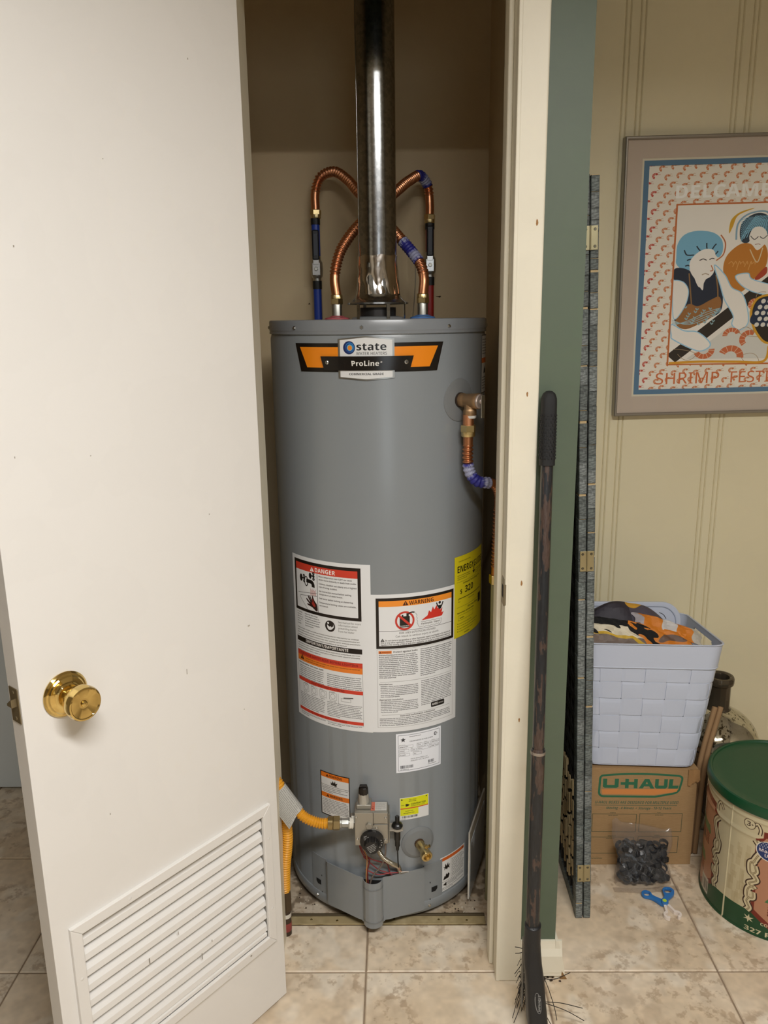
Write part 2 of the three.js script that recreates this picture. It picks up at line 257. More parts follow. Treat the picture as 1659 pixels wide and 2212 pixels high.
// ───────────────────────── the open door
const mBrass = M({ color: 0xd9bd78, roughness: 0.14, metalness: 1 }), mOldBrass = M({ color: 0x8f8266, roughness: 0.45, metalness: 0.85 });
{
  const d = local(struct('door_1', 'open off-white closet door with a low louvered vent and brass knob', [-0.253, 0, -1.4761])); d.rotation.y = 0.903;
  const slab = extrude(rectPts(-0.5, 0, 0.006, 2.07), 0.033, 0.001, [rectPts(-0.458, -0.04, 0.183, 0.488).reverse()]); slab.translate(0, 0, -0.034);
  part('door_slab', boxUV(NI(slab)), mDoor, d);
  const bar = (pts, name = 'louver_frame') => { const g = extrude(pts, 0.005, 0.0015); g.translate(0, 0, 0.0012); return part(name, boxUV(NI(g)), mDoor, d); };
  bar([[-0.472, 0.502], [-0.452, 0.482], [-0.046, 0.482], [-0.026, 0.502]]); bar([[-0.472, 0.169], [-0.026, 0.169], [-0.046, 0.189], [-0.452, 0.189]]);
  bar([[-0.472, 0.169], [-0.452, 0.189], [-0.452, 0.482], [-0.472, 0.502]]); bar([[-0.026, 0.169], [-0.026, 0.502], [-0.046, 0.482], [-0.046, 0.189]]);
  part('vent_sill', box(-0.452, -0.046, 0.189, 0.2, -0.03, 0.0005, 0.003), mDoor, d);
  // each slat hangs forward and down: flat upper face, small nose, under side
  const prof = [[-0.03, 0.032], [-0.0275, 0.0345], [-0.004, 0.019], [0.0005, 0.0135], [0.0015, 0.002], [-0.001, -0.001], [-0.0045, 0.0], [-0.006, 0.0105]];
  const slat = extrude(prof.map(([z, y]) => [-z, y]), 0.41); slat.rotateY(Math.PI / 2); slat.translate(-0.454, 0, 0);   // profile x becomes -z
  boxUV(slat);
  for (let k = 0; k < 9; k++) part('slat', slat, mDoor, d).position.set(0, 0.2 + k * 0.0312, -0.003);
  const scr = lathe([[0, 0.0012], [0.0025, 0.001], [0.004, 0]], 14); scr.rotateX(Math.PI / 2);
  for (const [x, y] of [[-0.36, 0.492], [-0.13, 0.492], [-0.035, 0.425], [-0.035, 0.255], [-0.462, 0.4], [-0.462, 0.28], [-0.16, 0.179], [-0.34, 0.179]]) part('screw', scr, mDoor, d).position.set(x, y, 0.0075);
  const scuff = (x, y, w, h, t, c = 0x8d8578) => part('scuff', box(-w / 2, w / 2, -h / 2, h / 2, 0, 0.0003), std(c, 0.8), d).position.set(x, y, t);
  for (const [x, y, w, h] of [[-0.33, 0.335, 0.0016, 0.012], [-0.216, 0.262, 0.0016, 0.014], [-0.265, 0.35, 0.0012, 0.007], [-0.19, 0.28, 0.0012, 0.005]]) scuff(x, y, w, h, 0.0005);
  scuff(-0.1, 0.1825, 0.004, 0.003, 0.0077); for (let k = 0; k < 8; k++) scuff(rr(-0.47, -0.03), rr(0.6, 1.9), rr(0.001, 0.002), rr(0.001, 0.003), 0.0004, 0xa59d90);
  scuff(-0.05, 0.9, 0.005, 0.003, 0.0004, 0xb5ada0); scuff(-0.2, 0.86, 0.0015, 0.01, 0.0004, 0xb5ada0);
  const knob = new THREE.Group(); knob.name = 'door_knob'; knob.position.set(-0.43, 0.908, 0); knob.rotation.x = Math.PI / 2; knob.userData.label = 'polished brass round knob'; d.add(knob);
  part('rosette', lathe([[0, 0.0005], [0.0365, 0.0005], [0.037, 0.003], [0.034, 0.006], [0.031, 0.0065], [0.029, 0.0085], [0.022, 0.0095], [0.018, 0.013], [0, 0.013]], 64), mBrass, knob);
  part('knob_neck', lathe([[0.0145, 0.009], [0.0125, 0.02], [0.0125, 0.026], [0.016, 0.03], [0.019, 0.033]], 48), mBrass, knob);
  part('knob_head', lathe([[0, 0.03], [0.016, 0.03], [0.0235, 0.034], [0.0262, 0.041], [0.0275, 0.05], [0.0275, 0.055], [0.0262, 0.0585], [0.0238, 0.0592], [0.0225, 0.0578], [0.008, 0.0545], [0.0052, 0.0545], [0.0046, 0.0568], [0.003, 0.058], [0, 0.0582]], 64), mBrass, knob);
  const lp = part('latch_plate', boxUV(new RoundedBoxGeometry(0.002, 0.057, 0.025, 2, 0.0008)), mOldBrass, d, 'tarnished latch plate'); lp.position.set(-0.5006, 0.912, -0.017);
  const bolt = extrude([[-0.007, 0], [0.007, 0], [0.007, 0.004], [-0.005, 0.013], [-0.007, 0.013]], 0.017, 0.0006); bolt.translate(0, 0, -0.0085); bolt.rotateX(Math.PI / 2); bolt.rotateZ(Math.PI / 2); bolt.rotateX(-Math.PI / 2);
  part('latch_bolt', bolt, mOldBrass, lp);
  for (const y of [-0.021, 0.021]) part('screw', lathe([[0, 0.0014], [0.0026, 0.0012], [0.0036, 0]], 12).rotateZ(Math.PI / 2), mOldBrass, lp).position.set(-0.0008, y, 0);
}

// ───────────────────────── water heater
const HX = -0.0355, HZ = -1.945, RT = 0.2545, TOP = 1.4715;
const cylP = (deg, y, r = RT) => V(HX + r * Math.sin(R(deg)), y, HZ + r * Math.cos(R(deg)));
const patch = (t0, t1, y0, y1, r, n = 24) => grid(n, 1, (u, v) => { const p = cylP(t0 + (t1 - t0) * u, y0 + (y1 - y0) * v, r); return [p.x, p.y, p.z]; });
const band = (t0, t1, lo, hi, r, n = 40, y0 = null, y1 = null) => { const g = grid(n, 1, (u, v) => { const t = t0 + (t1 - t0) * u, p = cylP(t, v ? hi(u) : lo(u), r); return [p.x, p.y, p.z]; }); if (y0 !== null) { const q = g.attributes.position, uv = g.attributes.uv; for (let i = 0; i < q.count; i++) uv.setY(i, (q.getY(i) - y0) / (y1 - y0)); } return g; };
const mGray = M({ color: 0x858a8d, roughness: 0.3, metalness: 0.0, clearcoat: 0.25, clearcoatRoughness: 0.2, bumpMap: plaster, bumpScale: 0.0002 }), mGrayCap = M({ color: 0x82868a, roughness: 0.26, clearcoat: 0.3, clearcoatRoughness: 0.15 }), mGrayPlastic = M({ color: 0x7d8081, roughness: 0.5 });
const mBlack = std(0x141414, 0.55), mChrome = M({ color: 0xc9cac8, roughness: 0.25, metalness: 1 }), mGalv = M({ color: 0xffffff, map: tex(256, 256, (u, v) => { const n = fbm(u, v, 18, 3), k = 0.62 + 0.07 * step(0.4, 0.62, n) + 0.05 * fbm(u, v, 60, 2); return [k, k * 1.01, k * 1.015]; }, { size: 0.12 }), roughness: 0.2, metalness: 1 });
const mCopper = M({ color: 0xdf9d74, roughness: 0.34, metalness: 1 }), mCopperDull = M({ color: 0xc98a62, roughness: 0.38, metalness: 1 }), mNut = M({ color: 0xdec892, roughness: 0.3, metalness: 1 }), mBronze = M({ color: 0xa98a68, roughness: 0.45, metalness: 0.9 }), mZinc = M({ color: 0xb9b8b0, roughness: 0.38, metalness: 1 });
const print = (t, r = 0.42) => M({ map: t, roughness: r });
const heater = thing('water_heater', 'tall grey cylindrical gas water heater covered in warning stickers', 'water heater', [HX, 0, HZ]);
{
  part('tank_jacket', lathe([[0.235, 0.022], [0.256, 0.022], [0.2572, 0.0245], [0.2572, 0.048], [0.256, 0.05], [RT, 0.051], [RT, 0.7], [RT, 1.43], [RT - 0.004, 1.4445], [RT - 0.02, 1.4445]], 128, [HX, 0, HZ]), mGray, heater);
  part('base_ring', lathe([[0.2, 0.0005], [0.232, 0.0005], [0.232, 0.026], [0.2, 0.026]], 64, [HX, 0, HZ]), std(0x15120f, 0.9), heater);
  part('top_cap', lathe([[RT - 0.014, 1.44], [RT + 0.0008, 1.4405], [RT + 0.0022, 1.442], [RT + 0.0012, 1.4455], [RT + 0.0018, 1.449], [RT + 0.0018, 1.4675], [RT + 0.0006, 1.4702], [RT - 0.003, TOP], [RT - 0.012, TOP - 0.0006], [0.09, TOP - 0.002], [0, TOP - 0.002]], 128, [HX, 0, HZ]), mGrayCap, heater);
  const scr = lathe([[0, 0.0034], [0.0026, 0.0031], [0.0036, 0.0018], [0.0042, 0.0012], [0.0046, 0]], 6); scr.rotateX(Math.PI / 2);
  for (const t of [-84, -43.7, -6.6, 37.3, 80]) { const s = part('screw', scr, mChrome, heater), p = cylP(t, 1.4548, RT + 0.0018); s.position.copy(p).sub(off.get(heater)); s.rotation.y = R(t); }
  // badge: banner, silver plate, black bar
  const bann = canvasTex(768, 150, (x, w, h) => { x.fillStyle = '#16100c'; x.fillRect(0, 0, w, h); poly(x, [[26, 20], [742, 20], [718, 128], [50, 128]], '#ee8a17'); poly(x, [[150, 84], [618, 84], [600, 150], [168, 150]], '#16100c'); });
  part('badge_banner', band(-43.4, 33.9, (u) => 1.3635 + 0 * u, () => 1.4232, RT + 0.0012, 48), print(bann, 0.32), heater).geometry.attributes.position.needsUpdate = true;
  { const g = heater.children[heater.children.length - 1].geometry, p = g.attributes.position; for (let i = 0; i < p.count; i++) if (p.getY(i) < 1.39) { const t = -40 + 70.3 * (i % 49) / 48, q = cylP(t, p.getY(i), RT + 0.0012); p.setXYZ(i, q.x, q.y, q.z); } g.computeVertexNormals(); }
  const roof = (u, e, c) => e + (c - e) * (1 - Math.abs(2 * u - 1));
  part('badge_plate', band(-18.2, 8.6, (u) => roof(u, 1.3508, 1.3455), (u) => roof(u, 1.4318, 1.4374), RT + 0.002, 24), M({ color: 0xb3b3b0, roughness: 0.3, metalness: 1 }), heater, 'brushed silver badge edge');
  const plate = canvasTex(640, 410, (x, w, h) => {
    x.fillStyle = '#dcdcdb'; x.fillRect(0, 0, w, h);
    const ring = (cx, cy, r, c, sx = 1) => { x.fillStyle = c; x.beginPath(); x.ellipse(cx, cy, r * sx, r, 0, 0, 7); x.fill(); };
    ring(116, 98, 64, '#1d2c5e', 1.16); ring(124, 96, 50, '#2f76b4', 1.14); ring(118, 101, 43, '#22417f', 1.14); ring(125, 98, 32, '#57b2d6', 1.14); ring(125, 100, 25, '#e0862c', 1.14);
    write(x, 'state', 200, 124, 100, { color: '#17181c', width: 376 }); write(x, 'WATER HEATERS', 202, 168, 38, { bold: false, color: '#26272b', width: 374 }); write(x, 'COMMERCIAL GRADE', 108, 366, 28, { color: '#1b1b1d', width: 426 });
  });
  part('badge_print', band(-17.2, 7.6, (u) => roof(u, 1.3533, 1.3487), (u) => roof(u, 1.4294, 1.4345), RT + 0.0025, 24, 1.348, 1.4345), print(plate, 0.35), heater);
  const barT = canvasTex(640, 110, (x, w, h) => { x.fillStyle = '#1a1614'; x.fillRect(0, 0, w, h); write(x, 'ProLine', w / 2 - 6, 74, 54, { color: '#e4e2dc', align: 'center' }); write(x, '®', w / 2 + 98, 52, 18, { color: '#e4e2dc' }); });
  const barG = band(-27.3, 17.7, () => 1.3668, () => 1.3962, RT + 0.0045, 36); { const p = barG.attributes.position; for (let i = 0; i <= 36; i++) { const q = cylP(-25.4 + 41.2 * i / 36, 1.3668, RT + 0.0045); p.setXYZ(i, q.x, q.y, q.z); } barG.computeVertexNormals(); }
  part('badge_bar', barG, print(barT, 0.22), heater);
  const phil = lathe([[0, 0.002], [0.0028, 0.0017], [0.0046, 0]], 16); phil.rotateX(Math.PI / 2);
  for (const t of [-24, 14.2]) { const s = part('screw', phil, mChrome, heater), p = cylP(t, 1.3835, RT + 0.0047); s.position.copy(p).sub(off.get(heater)); s.rotation.y = R(t); part('screw_slot', mergeGeometries([box(-0.0028, 0.0028, -0.0005, 0.0005, 0.0017, 0.0022), box(-0.0005, 0.0005, -0.0028, 0.0028, 0.0017, 0.0022)]), mBlack, s); }

  // large instruction sheet: left column taller than the right one
  const K = '#1a120e', RED = '#cf3f2b', ORG = '#e8802a', PAPER = '#e4e5e6';
  const sheetL = canvasTex(720, 1340, (x, w, h) => {
    x.fillStyle = PAPER; x.fillRect(0, 0, w, h);
    x.fillStyle = K; x.fillRect(30, 30, 618, 410); x.fillStyle = PAPER; x.fillRect(50, 110, 574, 306); x.fillStyle = RED; x.fillRect(50, 54, 574, 56);
    triangle(x, 236, 84, 34, '#f2e9e6', RED); write(x, 'DANGER', 262, 100, 46, { color: '#f4eeea' }); x.fillStyle = K; x.fillRect(284, 112, 4, 304);
    // tap with hot water and a hand
    x.fillStyle = '#120d0c'; x.strokeStyle = '#120d0c';
    for (const [cx, cy, r] of [[112, 172, 24], [216, 138, 20]]) { x.beginPath(); x.ellipse(cx, cy, r * 0.7, r * 1.2, 0, 0, 7); x.fill(); x.lineWidth = 9; for (const a of [0, 1, 2]) { x.beginPath(); x.arc(cx + 34, cy + (a - 1) * 22, 7, 0, 7); x.stroke(); } x.fillRect(cx + 10, cy - 6, 30, 10); }
    x.lineWidth = 8; x.beginPath(); x.ellipse(170, 190, 18, 36, 0, 0, 7); x.stroke(); x.lineWidth = 30; x.beginPath(); x.moveTo(172, 184); x.lineTo(222, 186); x.quadraticCurveTo(246, 190, 244, 226); x.stroke();
    x.strokeStyle = '#b9443c'; x.lineWidth = 3; for (let k = 0; k < 7; k++) { x.beginPath(); x.moveTo(216 + k * 8, 240 + (k % 3) * 6); x.lineTo(214 + k * 9, 292); x.stroke(); }
    x.strokeStyle = '#44403e'; x.lineWidth = 3; x.beginPath(); x.moveTo(70, 296); x.lineTo(278, 268); x.stroke(); x.beginPath(); x.moveTo(278, 290); x.lineTo(104, 314); x.quadraticCurveTo(84, 322, 96, 336); x.lineTo(176, 412); x.stroke();
    blob(x, [[276, 412], [276, 360], [252, 330], [230, 290], [226, 326], [206, 296], [204, 312], [222, 344], [190, 300], [186, 316], [208, 350], [170, 326], [168, 340], [200, 366], [176, 366], [180, 378], [226, 388]], '#2c1311'); blob(x, [[262, 372], [244, 340], [232, 316], [232, 344], [222, 352], [240, 378]], '#a03128');
    const t = [['Water temperature over 125°F can cause', 'severe burns instantly or death from scalds.'], ['Children, disabled and elderly are at highest', 'risk of being scalded.'], ['See instruction manual before setting', 'temperature at water heater.'], ['Feel water before bathing or showering.'], ['Temperature limiting valves are available,', 'see manual.']];
    let y = 134; for (const q of t) { for (const s of q) { write(x, s, 300, y, 16, { color: '#26211f', width: Math.min(316, s.length * 7.4) }); y += 24; } y += 9; }
    greek(x, 140, 300, 462, 6, 19, 10); greek(x, 44, 112, 462, 6, 19, 9);
    x.fillStyle = K; x.beginPath(); x.arc(392, 506, 44, 0, 7); x.fill(); x.fillStyle = PAPER; x.beginPath(); x.arc(376, 482, 9, 0, 7); x.fill(); blob(x, [[366, 496], [390, 510], [420, 490], [424, 512], [396, 536], [372, 528]], PAPER); poly(x, [[396, 498], [414, 484], [424, 500], [404, 514]], K);
    ['See manual for more', 'information about', 'preventing burns', 'from hot water'].forEach((s, k) => write(x, s, 462, 470 + k * 24, 19, { bold: false, color: '#55534f' }));
    greek(x, 40, 630, 592, 4, 20, 10, '#66645f'); x.fillStyle = K; x.fillRect(30, 662, 618, 40); write(x, 'IMPORTANT/IMPORTANTE', w / 2 - 20, 692, 32, { color: '#e9e6e2', align: 'center' });
    greek(x, 40, 630, 722, 3, 19, 10, '#66645f'); x.strokeStyle = '#777'; x.lineWidth = 2; x.strokeRect(30, 776, 618, 520);
    x.fillStyle = RED; x.fillRect(30, 776, 618, 42); write(x, 'FOR YOUR SAFETY READ BEFORE LIGHTING', w / 2 - 20, 806, 27, { color: '#7c1712', align: 'center' }); x.fillStyle = ORG; x.fillRect(30, 816, 618, 48); triangle(x, 86, 830, 38, '#3a1208', ORG); greek(x, 124, 640, 834, 2, 18, 10, '#8a3f12');
    greek(x, 40, 560, 886, 1, 18, 13, '#222'); greek(x, 50, 316, 908, 9, 16, 9); greek(x, 352, 636, 904, 9, 16, 9);
    x.fillStyle = RED; x.fillRect(30, 1044 - 40, 618, 30); write(x, 'LIGHTING INSTRUCTIONS', w / 2 - 20, 1028, 26, { color: '#7c1712', align: 'center' });
    x.strokeStyle = '#55524e'; x.lineWidth = 2; for (const cx of [120, 214, 306, 398]) { x.strokeRect(cx - 32, 1052, 64, 56); x.beginPath(); x.arc(cx, 1080, 20, 0, 7); x.stroke(); greek(x, cx - 30, cx + 28, 1048, 1, 10, 7); greek(x, cx - 30, cx + 28, 1124, 1, 10, 7); }
    x.lineWidth = 8; x.beginPath(); x.moveTo(490, 1076); x.lineTo(570, 1068); x.stroke(); x.lineWidth = 2; x.strokeRect(470, 1082, 80, 24); x.beginPath(); x.moveTo(446, 1046); x.lineTo(446, 1130); x.stroke();
    greek(x, 46, 320, 1140, 9, 14, 8); greek(x, 344, 636, 1136, 9, 14, 8); x.fillStyle = RED; x.fillRect(30, 1262, 618, 26); write(x, 'TO TURN OFF GAS TO APPLIANCE', w / 2 - 20, 1283, 22, { color: '#7c1712', align: 'center' }); greek(x, 46, 320, 1308, 2, 14, 8); greek(x, 344, 636, 1308, 2, 14, 8);
  });
  const sheetR = canvasTex(720, 1130, (x, w, h) => {
    x.fillStyle = PAPER; x.fillRect(0, 0, w, h); x.fillStyle = K; x.fillRect(36, 30, 652, 404); x.fillStyle = PAPER; x.fillRect(58, 96, 608, 316); x.fillStyle = '#f2932e'; x.fillRect(58, 52, 608, 46);
    triangle(x, 262, 76, 36, '#4a1d06', '#f2932e'); write(x, 'WARNING', 290, 92, 42, { color: '#4a1d06' });
    x.fillStyle = '#1b1614'; x.fillRect(216, 180, 78, 88); x.fillRect(268, 158, 18, 30); x.fillRect(232, 168, 12, 16); write(x, 'FLAMMABLES', 216, 262, 13, { color: '#e8e6e2', width: 78 });
    x.strokeStyle = '#c8372a'; x.lineWidth = 15; x.beginPath(); x.arc(256, 216, 68, 0, 7); x.stroke(); x.lineWidth = 18; x.beginPath(); x.moveTo(206, 168); x.lineTo(306, 262); x.stroke();
    x.strokeStyle = '#1b1614'; x.lineWidth = 10; x.beginPath(); x.moveTo(284, 164); x.quadraticCurveTo(304, 146, 332, 156); x.stroke();
    x.strokeStyle = '#777'; x.lineWidth = 2.5; x.beginPath(); x.moveTo(336, 160); for (let k = 0; k < 8; k++) x.quadraticCurveTo(348 + (k % 2) * 10, 168 + k * 12, 346 + k * 2, 176 + k * 12); for (let k = 0; k < 9; k++) x.quadraticCurveTo(372 + k * 22, 290 - (k % 2) * 8, 382 + k * 22, 276); for (let k = 0; k < 9; k++) x.quadraticCurveTo(572 - k * 22, 236 + (k % 2) * 10, 560 - k * 22, 240); x.stroke();
    poly(x, [[388, 228], [440, 196], [452, 158], [470, 176], [486, 132], [498, 160], [520, 128], [530, 156], [548, 140], [552, 172], [574, 158], [566, 196], [586, 190], [570, 222]], '#cf3326');
    x.strokeStyle = '#16110f'; x.lineWidth = 10; x.beginPath(); x.arc(548, 112, 11, 0, 7); x.fillStyle = '#16110f'; x.fill(); x.beginPath(); x.moveTo(518, 108); x.lineTo(530, 138); x.lineTo(568, 138); x.lineTo(580, 108); x.stroke(); poly(x, [[528, 136], [572, 136], [560, 164], [540, 164]], '#16110f');
    write(x, 'Flammable  Vapors', 384, 264, 20, { color: '#5d5a56', width: 170 }); x.fillStyle = '#3a3532'; x.fillRect(58, 292, 608, 3);
    write(x, 'FIRE AND EXPLOSION HAZARD', w / 2, 320, 22, { bold: false, color: '#3a3634', align: 'center' }); write(x, 'Can result in serious injury or death', w / 2, 346, 22, { bold: false, color: '#3a3634', align: 'center' });
    triangle(x, 84, 364, 24, '#1c1715', PAPER); ['Do not store or use gasoline or other flammable vapors and liquids in the vicinity of', 'this or any other appliance. Storage of or use of gasoline or other flammable vapors or', 'liquids in the vicinity of this or any other appliance can result in serious injury or death.'].forEach((s, k) => write(x, s, k ? 70 : 104, 374 + k * 17, 16, { color: '#211c1a', width: k ? 586 : 550 }));
    x.strokeStyle = '#8d8b88'; x.lineWidth = 2; x.strokeRect(40, 440, 644, 650); x.fillStyle = '#e07a2c'; x.fillRect(52, 452, 100, 22); triangle(x, 66, 463, 15, '#4a1d06', '#e07a2c'); write(x, 'WARNING', 78, 470, 17, { color: '#7c3410', width: 68 }); write(x, 'Protect against leaks', 164, 470, 19, { color: '#2a2624' });
    greek(x, 54, 358, 490, 13, 15.5, 10); greek(x, 380, 668, 466, 15, 15.5, 10); x.fillStyle = '#77746f'; x.fillRect(60, 706, 606, 2);
    write(x, 'Intended use', 54, 732, 16, { color: '#2a2624' }); greek(x, 64, 358, 748, 7, 14.5, 9); write(x, 'Appropriate installation', 54, 862, 16, { color: '#2a2624' }); greek(x, 64, 358, 878, 7, 14.5, 9); greek(x, 386, 668, 730, 15, 14.5, 9);
    x.fillStyle = '#15110f'; x.beginPath(); x.roundRect(470, 924, 126, 44, 10); x.fill(); write(x, 'AHRI', 480, 955, 27, { color: '#efedea', width: 52 }); write(x, 'CERTIFIED', 536, 952, 14, { color: '#cfcdc9', width: 52 });
    x.fillStyle = '#77746f'; x.fillRect(70, 984, 580, 2); write(x, 'State and conformance information', w / 2, 1004, 17, { color: '#2a2624', align: 'center' }); greek(x, 54, 660, 1020, 5, 14, 9);
  });
  part('instruction_label', patch(-54, -4.6, 0.529, 0.9405, RT + 0.0007, 30), print(sheetL), heater, 'white instruction sheet with red and orange bands');
  part('instruction_label', patch(-4.6, 44, 0.5302, 0.8705, RT + 0.0007, 30), print(sheetR), heater, 'white sheet with orange fire warning panel');
  const eg = canvasTex(420, 560, (x, w, h) => {
    x.fillStyle = '#dfd01f'; x.fillRect(0, 0, w, h); const k = '#17160b', q = '#6f6a1b';
    greek(x, 40, 380, 40, 1, 14, 9, q); write(x, 'ENERGYGUIDE', 24, 112, 62, { color: k, width: 376 }); poly(x, [[232, 108], [244, 108], [244, 138], [262, 138], [238, 160], [214, 138], [232, 138]], k);
    greek(x, 30, 180, 136, 3, 13, 9, q); greek(x, 262, 390, 140, 3, 13, 9, q); x.fillStyle = q; x.fillRect(24, 176, 372, 2); write(x, 'Estimated Yearly Energy Cost', 92, 198, 18, { color: '#3a370f' });
    write(x, '$', 58, 262, 44, { color: k }); write(x, '320', 112, 262, 62, { color: k, width: 116 }); x.fillStyle = '#3a370f'; x.fillRect(40, 290, 330, 5); x.fillRect(40, 290, 3, 16); x.fillRect(367, 278, 4, 28); greek(x, 40, 90, 318, 1, 12, 9, q); greek(x, 160, 300, 316, 1, 12, 9, q); x.fillStyle = q; x.fillRect(24, 350, 372, 2);
    write(x, 'First Hour Rating', 150, 376, 20, { color: '#3a370f' }); greek(x, 30, 330, 396, 1, 12, 11, '#3a370f'); x.strokeStyle = q; x.lineWidth = 2; x.strokeRect(40, 410, 190, 34); greek(x, 56, 150, 434, 1, 12, 11, '#3a370f'); x.fillStyle = '#1c1a0c'; x.fillRect(326, 330, 62, 66);
    for (let n = 0; n < 4; n++) { x.fillStyle = k; x.fillRect(34, 462 + n * 18, 7, 7); greek(x, 52, 330, 470 + n * 18, 1, 12, 8, q); } greek(x, 110, 210, 546, 1, 12, 10, '#3a370f');
  });
  part('energy_label', patch(42.4, 75, 0.7345, 0.9348, RT + 0.0013, 24), print(eg), heater, 'yellow energy rating label');
  const rating = canvasTex(420, 370, (x, w, h) => {
    x.fillStyle = '#eef1f8'; x.fillRect(0, 0, w, h); x.strokeStyle = '#4a4d58'; x.lineWidth = 3; x.strokeRect(18, 18, w - 36, h - 36); const k = '#2d3038';
    const star = (cx, cy, r) => { x.fillStyle = k; x.beginPath(); for (let i = 0; i < 10; i++) { const a = -Math.PI / 2 + i * Math.PI / 5, q = i % 2 ? r * 0.42 : r; x.lineTo(cx + Math.cos(a) * q, cy + Math.sin(a) * q); } x.fill(); }; star(62, 62, 24);
    write(x, 'C', 346, 72, 46, { color: k }); write(x, 'SA', 360, 62, 20, { color: k }); greek(x, 116, 320, 40, 1, 12, 8); write(x, 'CSA/AM/ANSI Z21.10.1/CSA 4.1-2019', 120, 86, 15, { color: k, width: 216 });
    x.strokeStyle = '#80838c'; x.lineWidth = 2; for (const [a, b, y] of [[26, 150, 138], [184, 240, 138], [250, 316, 138], [324, 398, 138], [26, 112, 176], [130, 180, 176], [190, 290, 176], [300, 396, 176], [26, 120, 214], [150, 226, 214]]) { x.strokeRect(a, y - 22, b - a, 24); greek(x, a + 6, b - 6, y - 6, 1, 12, 9); greek(x, a, b - 10, y - 26, 1, 12, 6, '#888'); }
    write(x, 'STATE INDUSTRIES, LLC', 128, 254, 15, { color: k, bold: false }); write(x, 'ASHLAND CITY, TN 37015', 128, 272, 15, { color: k, bold: false });
    for (const [a, b, y] of [[36, 152, 304], [292, 350, 292]]) for (let q = a; q < b; q += rr(3, 7)) { x.fillStyle = k; x.fillRect(q, y, rr(1.5, 3.5), 28); } greek(x, 36, 150, 346, 1, 12, 8); greek(x, 290, 380, 334, 1, 12, 7);
  });
  part('rating_plate', patch(7.4, 33.4, 0.4213, 0.5238, RT + 0.0008, 20), print(rating, 0.3), heater, 'white rating plate');
  const warn = canvasTex(300, 430, (x, w, h) => {
    x.fillStyle = '#17110d'; x.fillRect(0, 0, w, h); x.fillStyle = '#dcdcda'; x.fillRect(8, 8, w - 16, h - 16); x.fillStyle = '#e0761f'; x.fillRect(8, 8, w - 16, 46); x.fillRect(8, 206, w - 16, 46);
    for (const y of [42, 240]) { triangle(x, 78, y - 12, 26, '#3a1707', '#e0761f'); write(x, 'WARNING', 98, y, 34, { color: '#3a1707', width: 132 }); }
    poly(x, [[112, 84], [126, 98], [132, 70], [146, 92], [158, 66], [162, 94], [184, 82], [172, 104], [178, 124], [164, 112], [160, 128], [146, 110], [134, 120], [128, 108], [116, 118]], '#17110d'); x.fillStyle = '#333'; x.fillRect(8, 128, w - 16, 3);
    ['To reduce the risk of explosion or fire', 'resulting in serious injury or death:'].forEach((s, k) => write(x, s, 14, 150 + k * 15, 13, { color: '#333', width: k ? 200 : 268 })); greek(x, 22, 280, 182, 2, 14, 9); ['To reduce the risk of death, carbon', 'monoxide poisoning, explosion, or fire:'].forEach((s, k) => write(x, s, 14, 272 + k * 15, 13, { color: '#333', width: k ? 268 : 250 })); greek(x, 22, 280, 304, 8, 15, 9);
  });
  part('warning_label', patch(-36.8, -18.2, 0.284, 0.4026, RT + 0.0008, 16), print(warn), heater, 'small white label with two orange bars');
  const contr = canvasTex(320, 256, (x, w, h) => {
    x.fillStyle = '#e4e4e2'; x.fillRect(0, 0, w, h); x.fillStyle = '#dfe01a'; x.fillRect(6, 6, w - 12, 124); x.fillRect(6, 130, 196, 76); x.fillStyle = '#d2632a'; x.fillRect(6, 120, w - 12, 12);
    const k = '#1c1b10'; greek(x, 100, 214, 36, 1, 12, 12, '#4a4811'); greek(x, 96, 220, 52, 1, 12, 10, k); poly(x, [[62, 74], [82, 74], [108, 88], [82, 102], [62, 102]], k); write(x, 'CONTRACTOR', 118, 92, 26, { color: k, width: 168 }); write(x, 'REWARDS.COM', 118, 110, 17, { bold: false, color: '#4a4811', width: 160 });
    poly(x, [[14, 14], [36, 22], [16, 32]], k); poly(x, [[286, 14], [306, 22], [288, 32]], k); greek(x, 16, 50, 90, 1, 12, 8, k); greek(x, 60, 160, 160, 1, 12, 8, k); greek(x, 40, 180, 184, 1, 12, 11, k); for (let q = 22; q < 194; q += rr(3, 7)) { x.fillStyle = '#333'; x.fillRect(q, 212, rr(1.5, 3.5), 24); } greek(x, 16, 80, 248, 1, 12, 7);
  });
  part('contractor_label', patch(9.1, 25.7, 0.2928, 0.3531, RT + 0.0008, 14), print(contr, 0.3), heater, 'yellow and white label');
  const lowW = canvasTex(320, 380, (x, w, h) => {
    x.fillStyle = '#e2e2e0'; x.fillRect(0, 0, w, h); x.fillStyle = '#d0621f'; x.fillRect(12, 12, w - 24, 34); triangle(x, 292, 28, 22, '#5a1d08', '#d0621f'); poly(x, [[36, 110], [54, 124], [60, 84], [74, 116], [92, 82], [96, 118], [116, 104], [104, 132], [112, 152], [90, 138], [76, 158], [66, 138], [46, 154], [52, 132]], '#17110d');
    poly(x, [[36, 258], [52, 216], [60, 230], [72, 196], [82, 214], [96, 198], [110, 222], [98, 254]], '#17110d'); poly(x, [[34, 312], [74, 290], [74, 334]], '#17110d'); x.fillStyle = '#555'; x.fillRect(128, 56, 3, 220); x.fillRect(12, 278, w - 24, 3); greek(x, 138, 306, 76, 12, 17, 10); greek(x, 84, 306, 300, 3, 15, 10); greek(x, 20, 306, 352, 2, 15, 9);
  });
  part('warning_label', patch(33.3, 54, 0.057, 0.1568, RT + 0.0008, 16), print(lowW), heater, 'white label with brown-orange bar near the base');
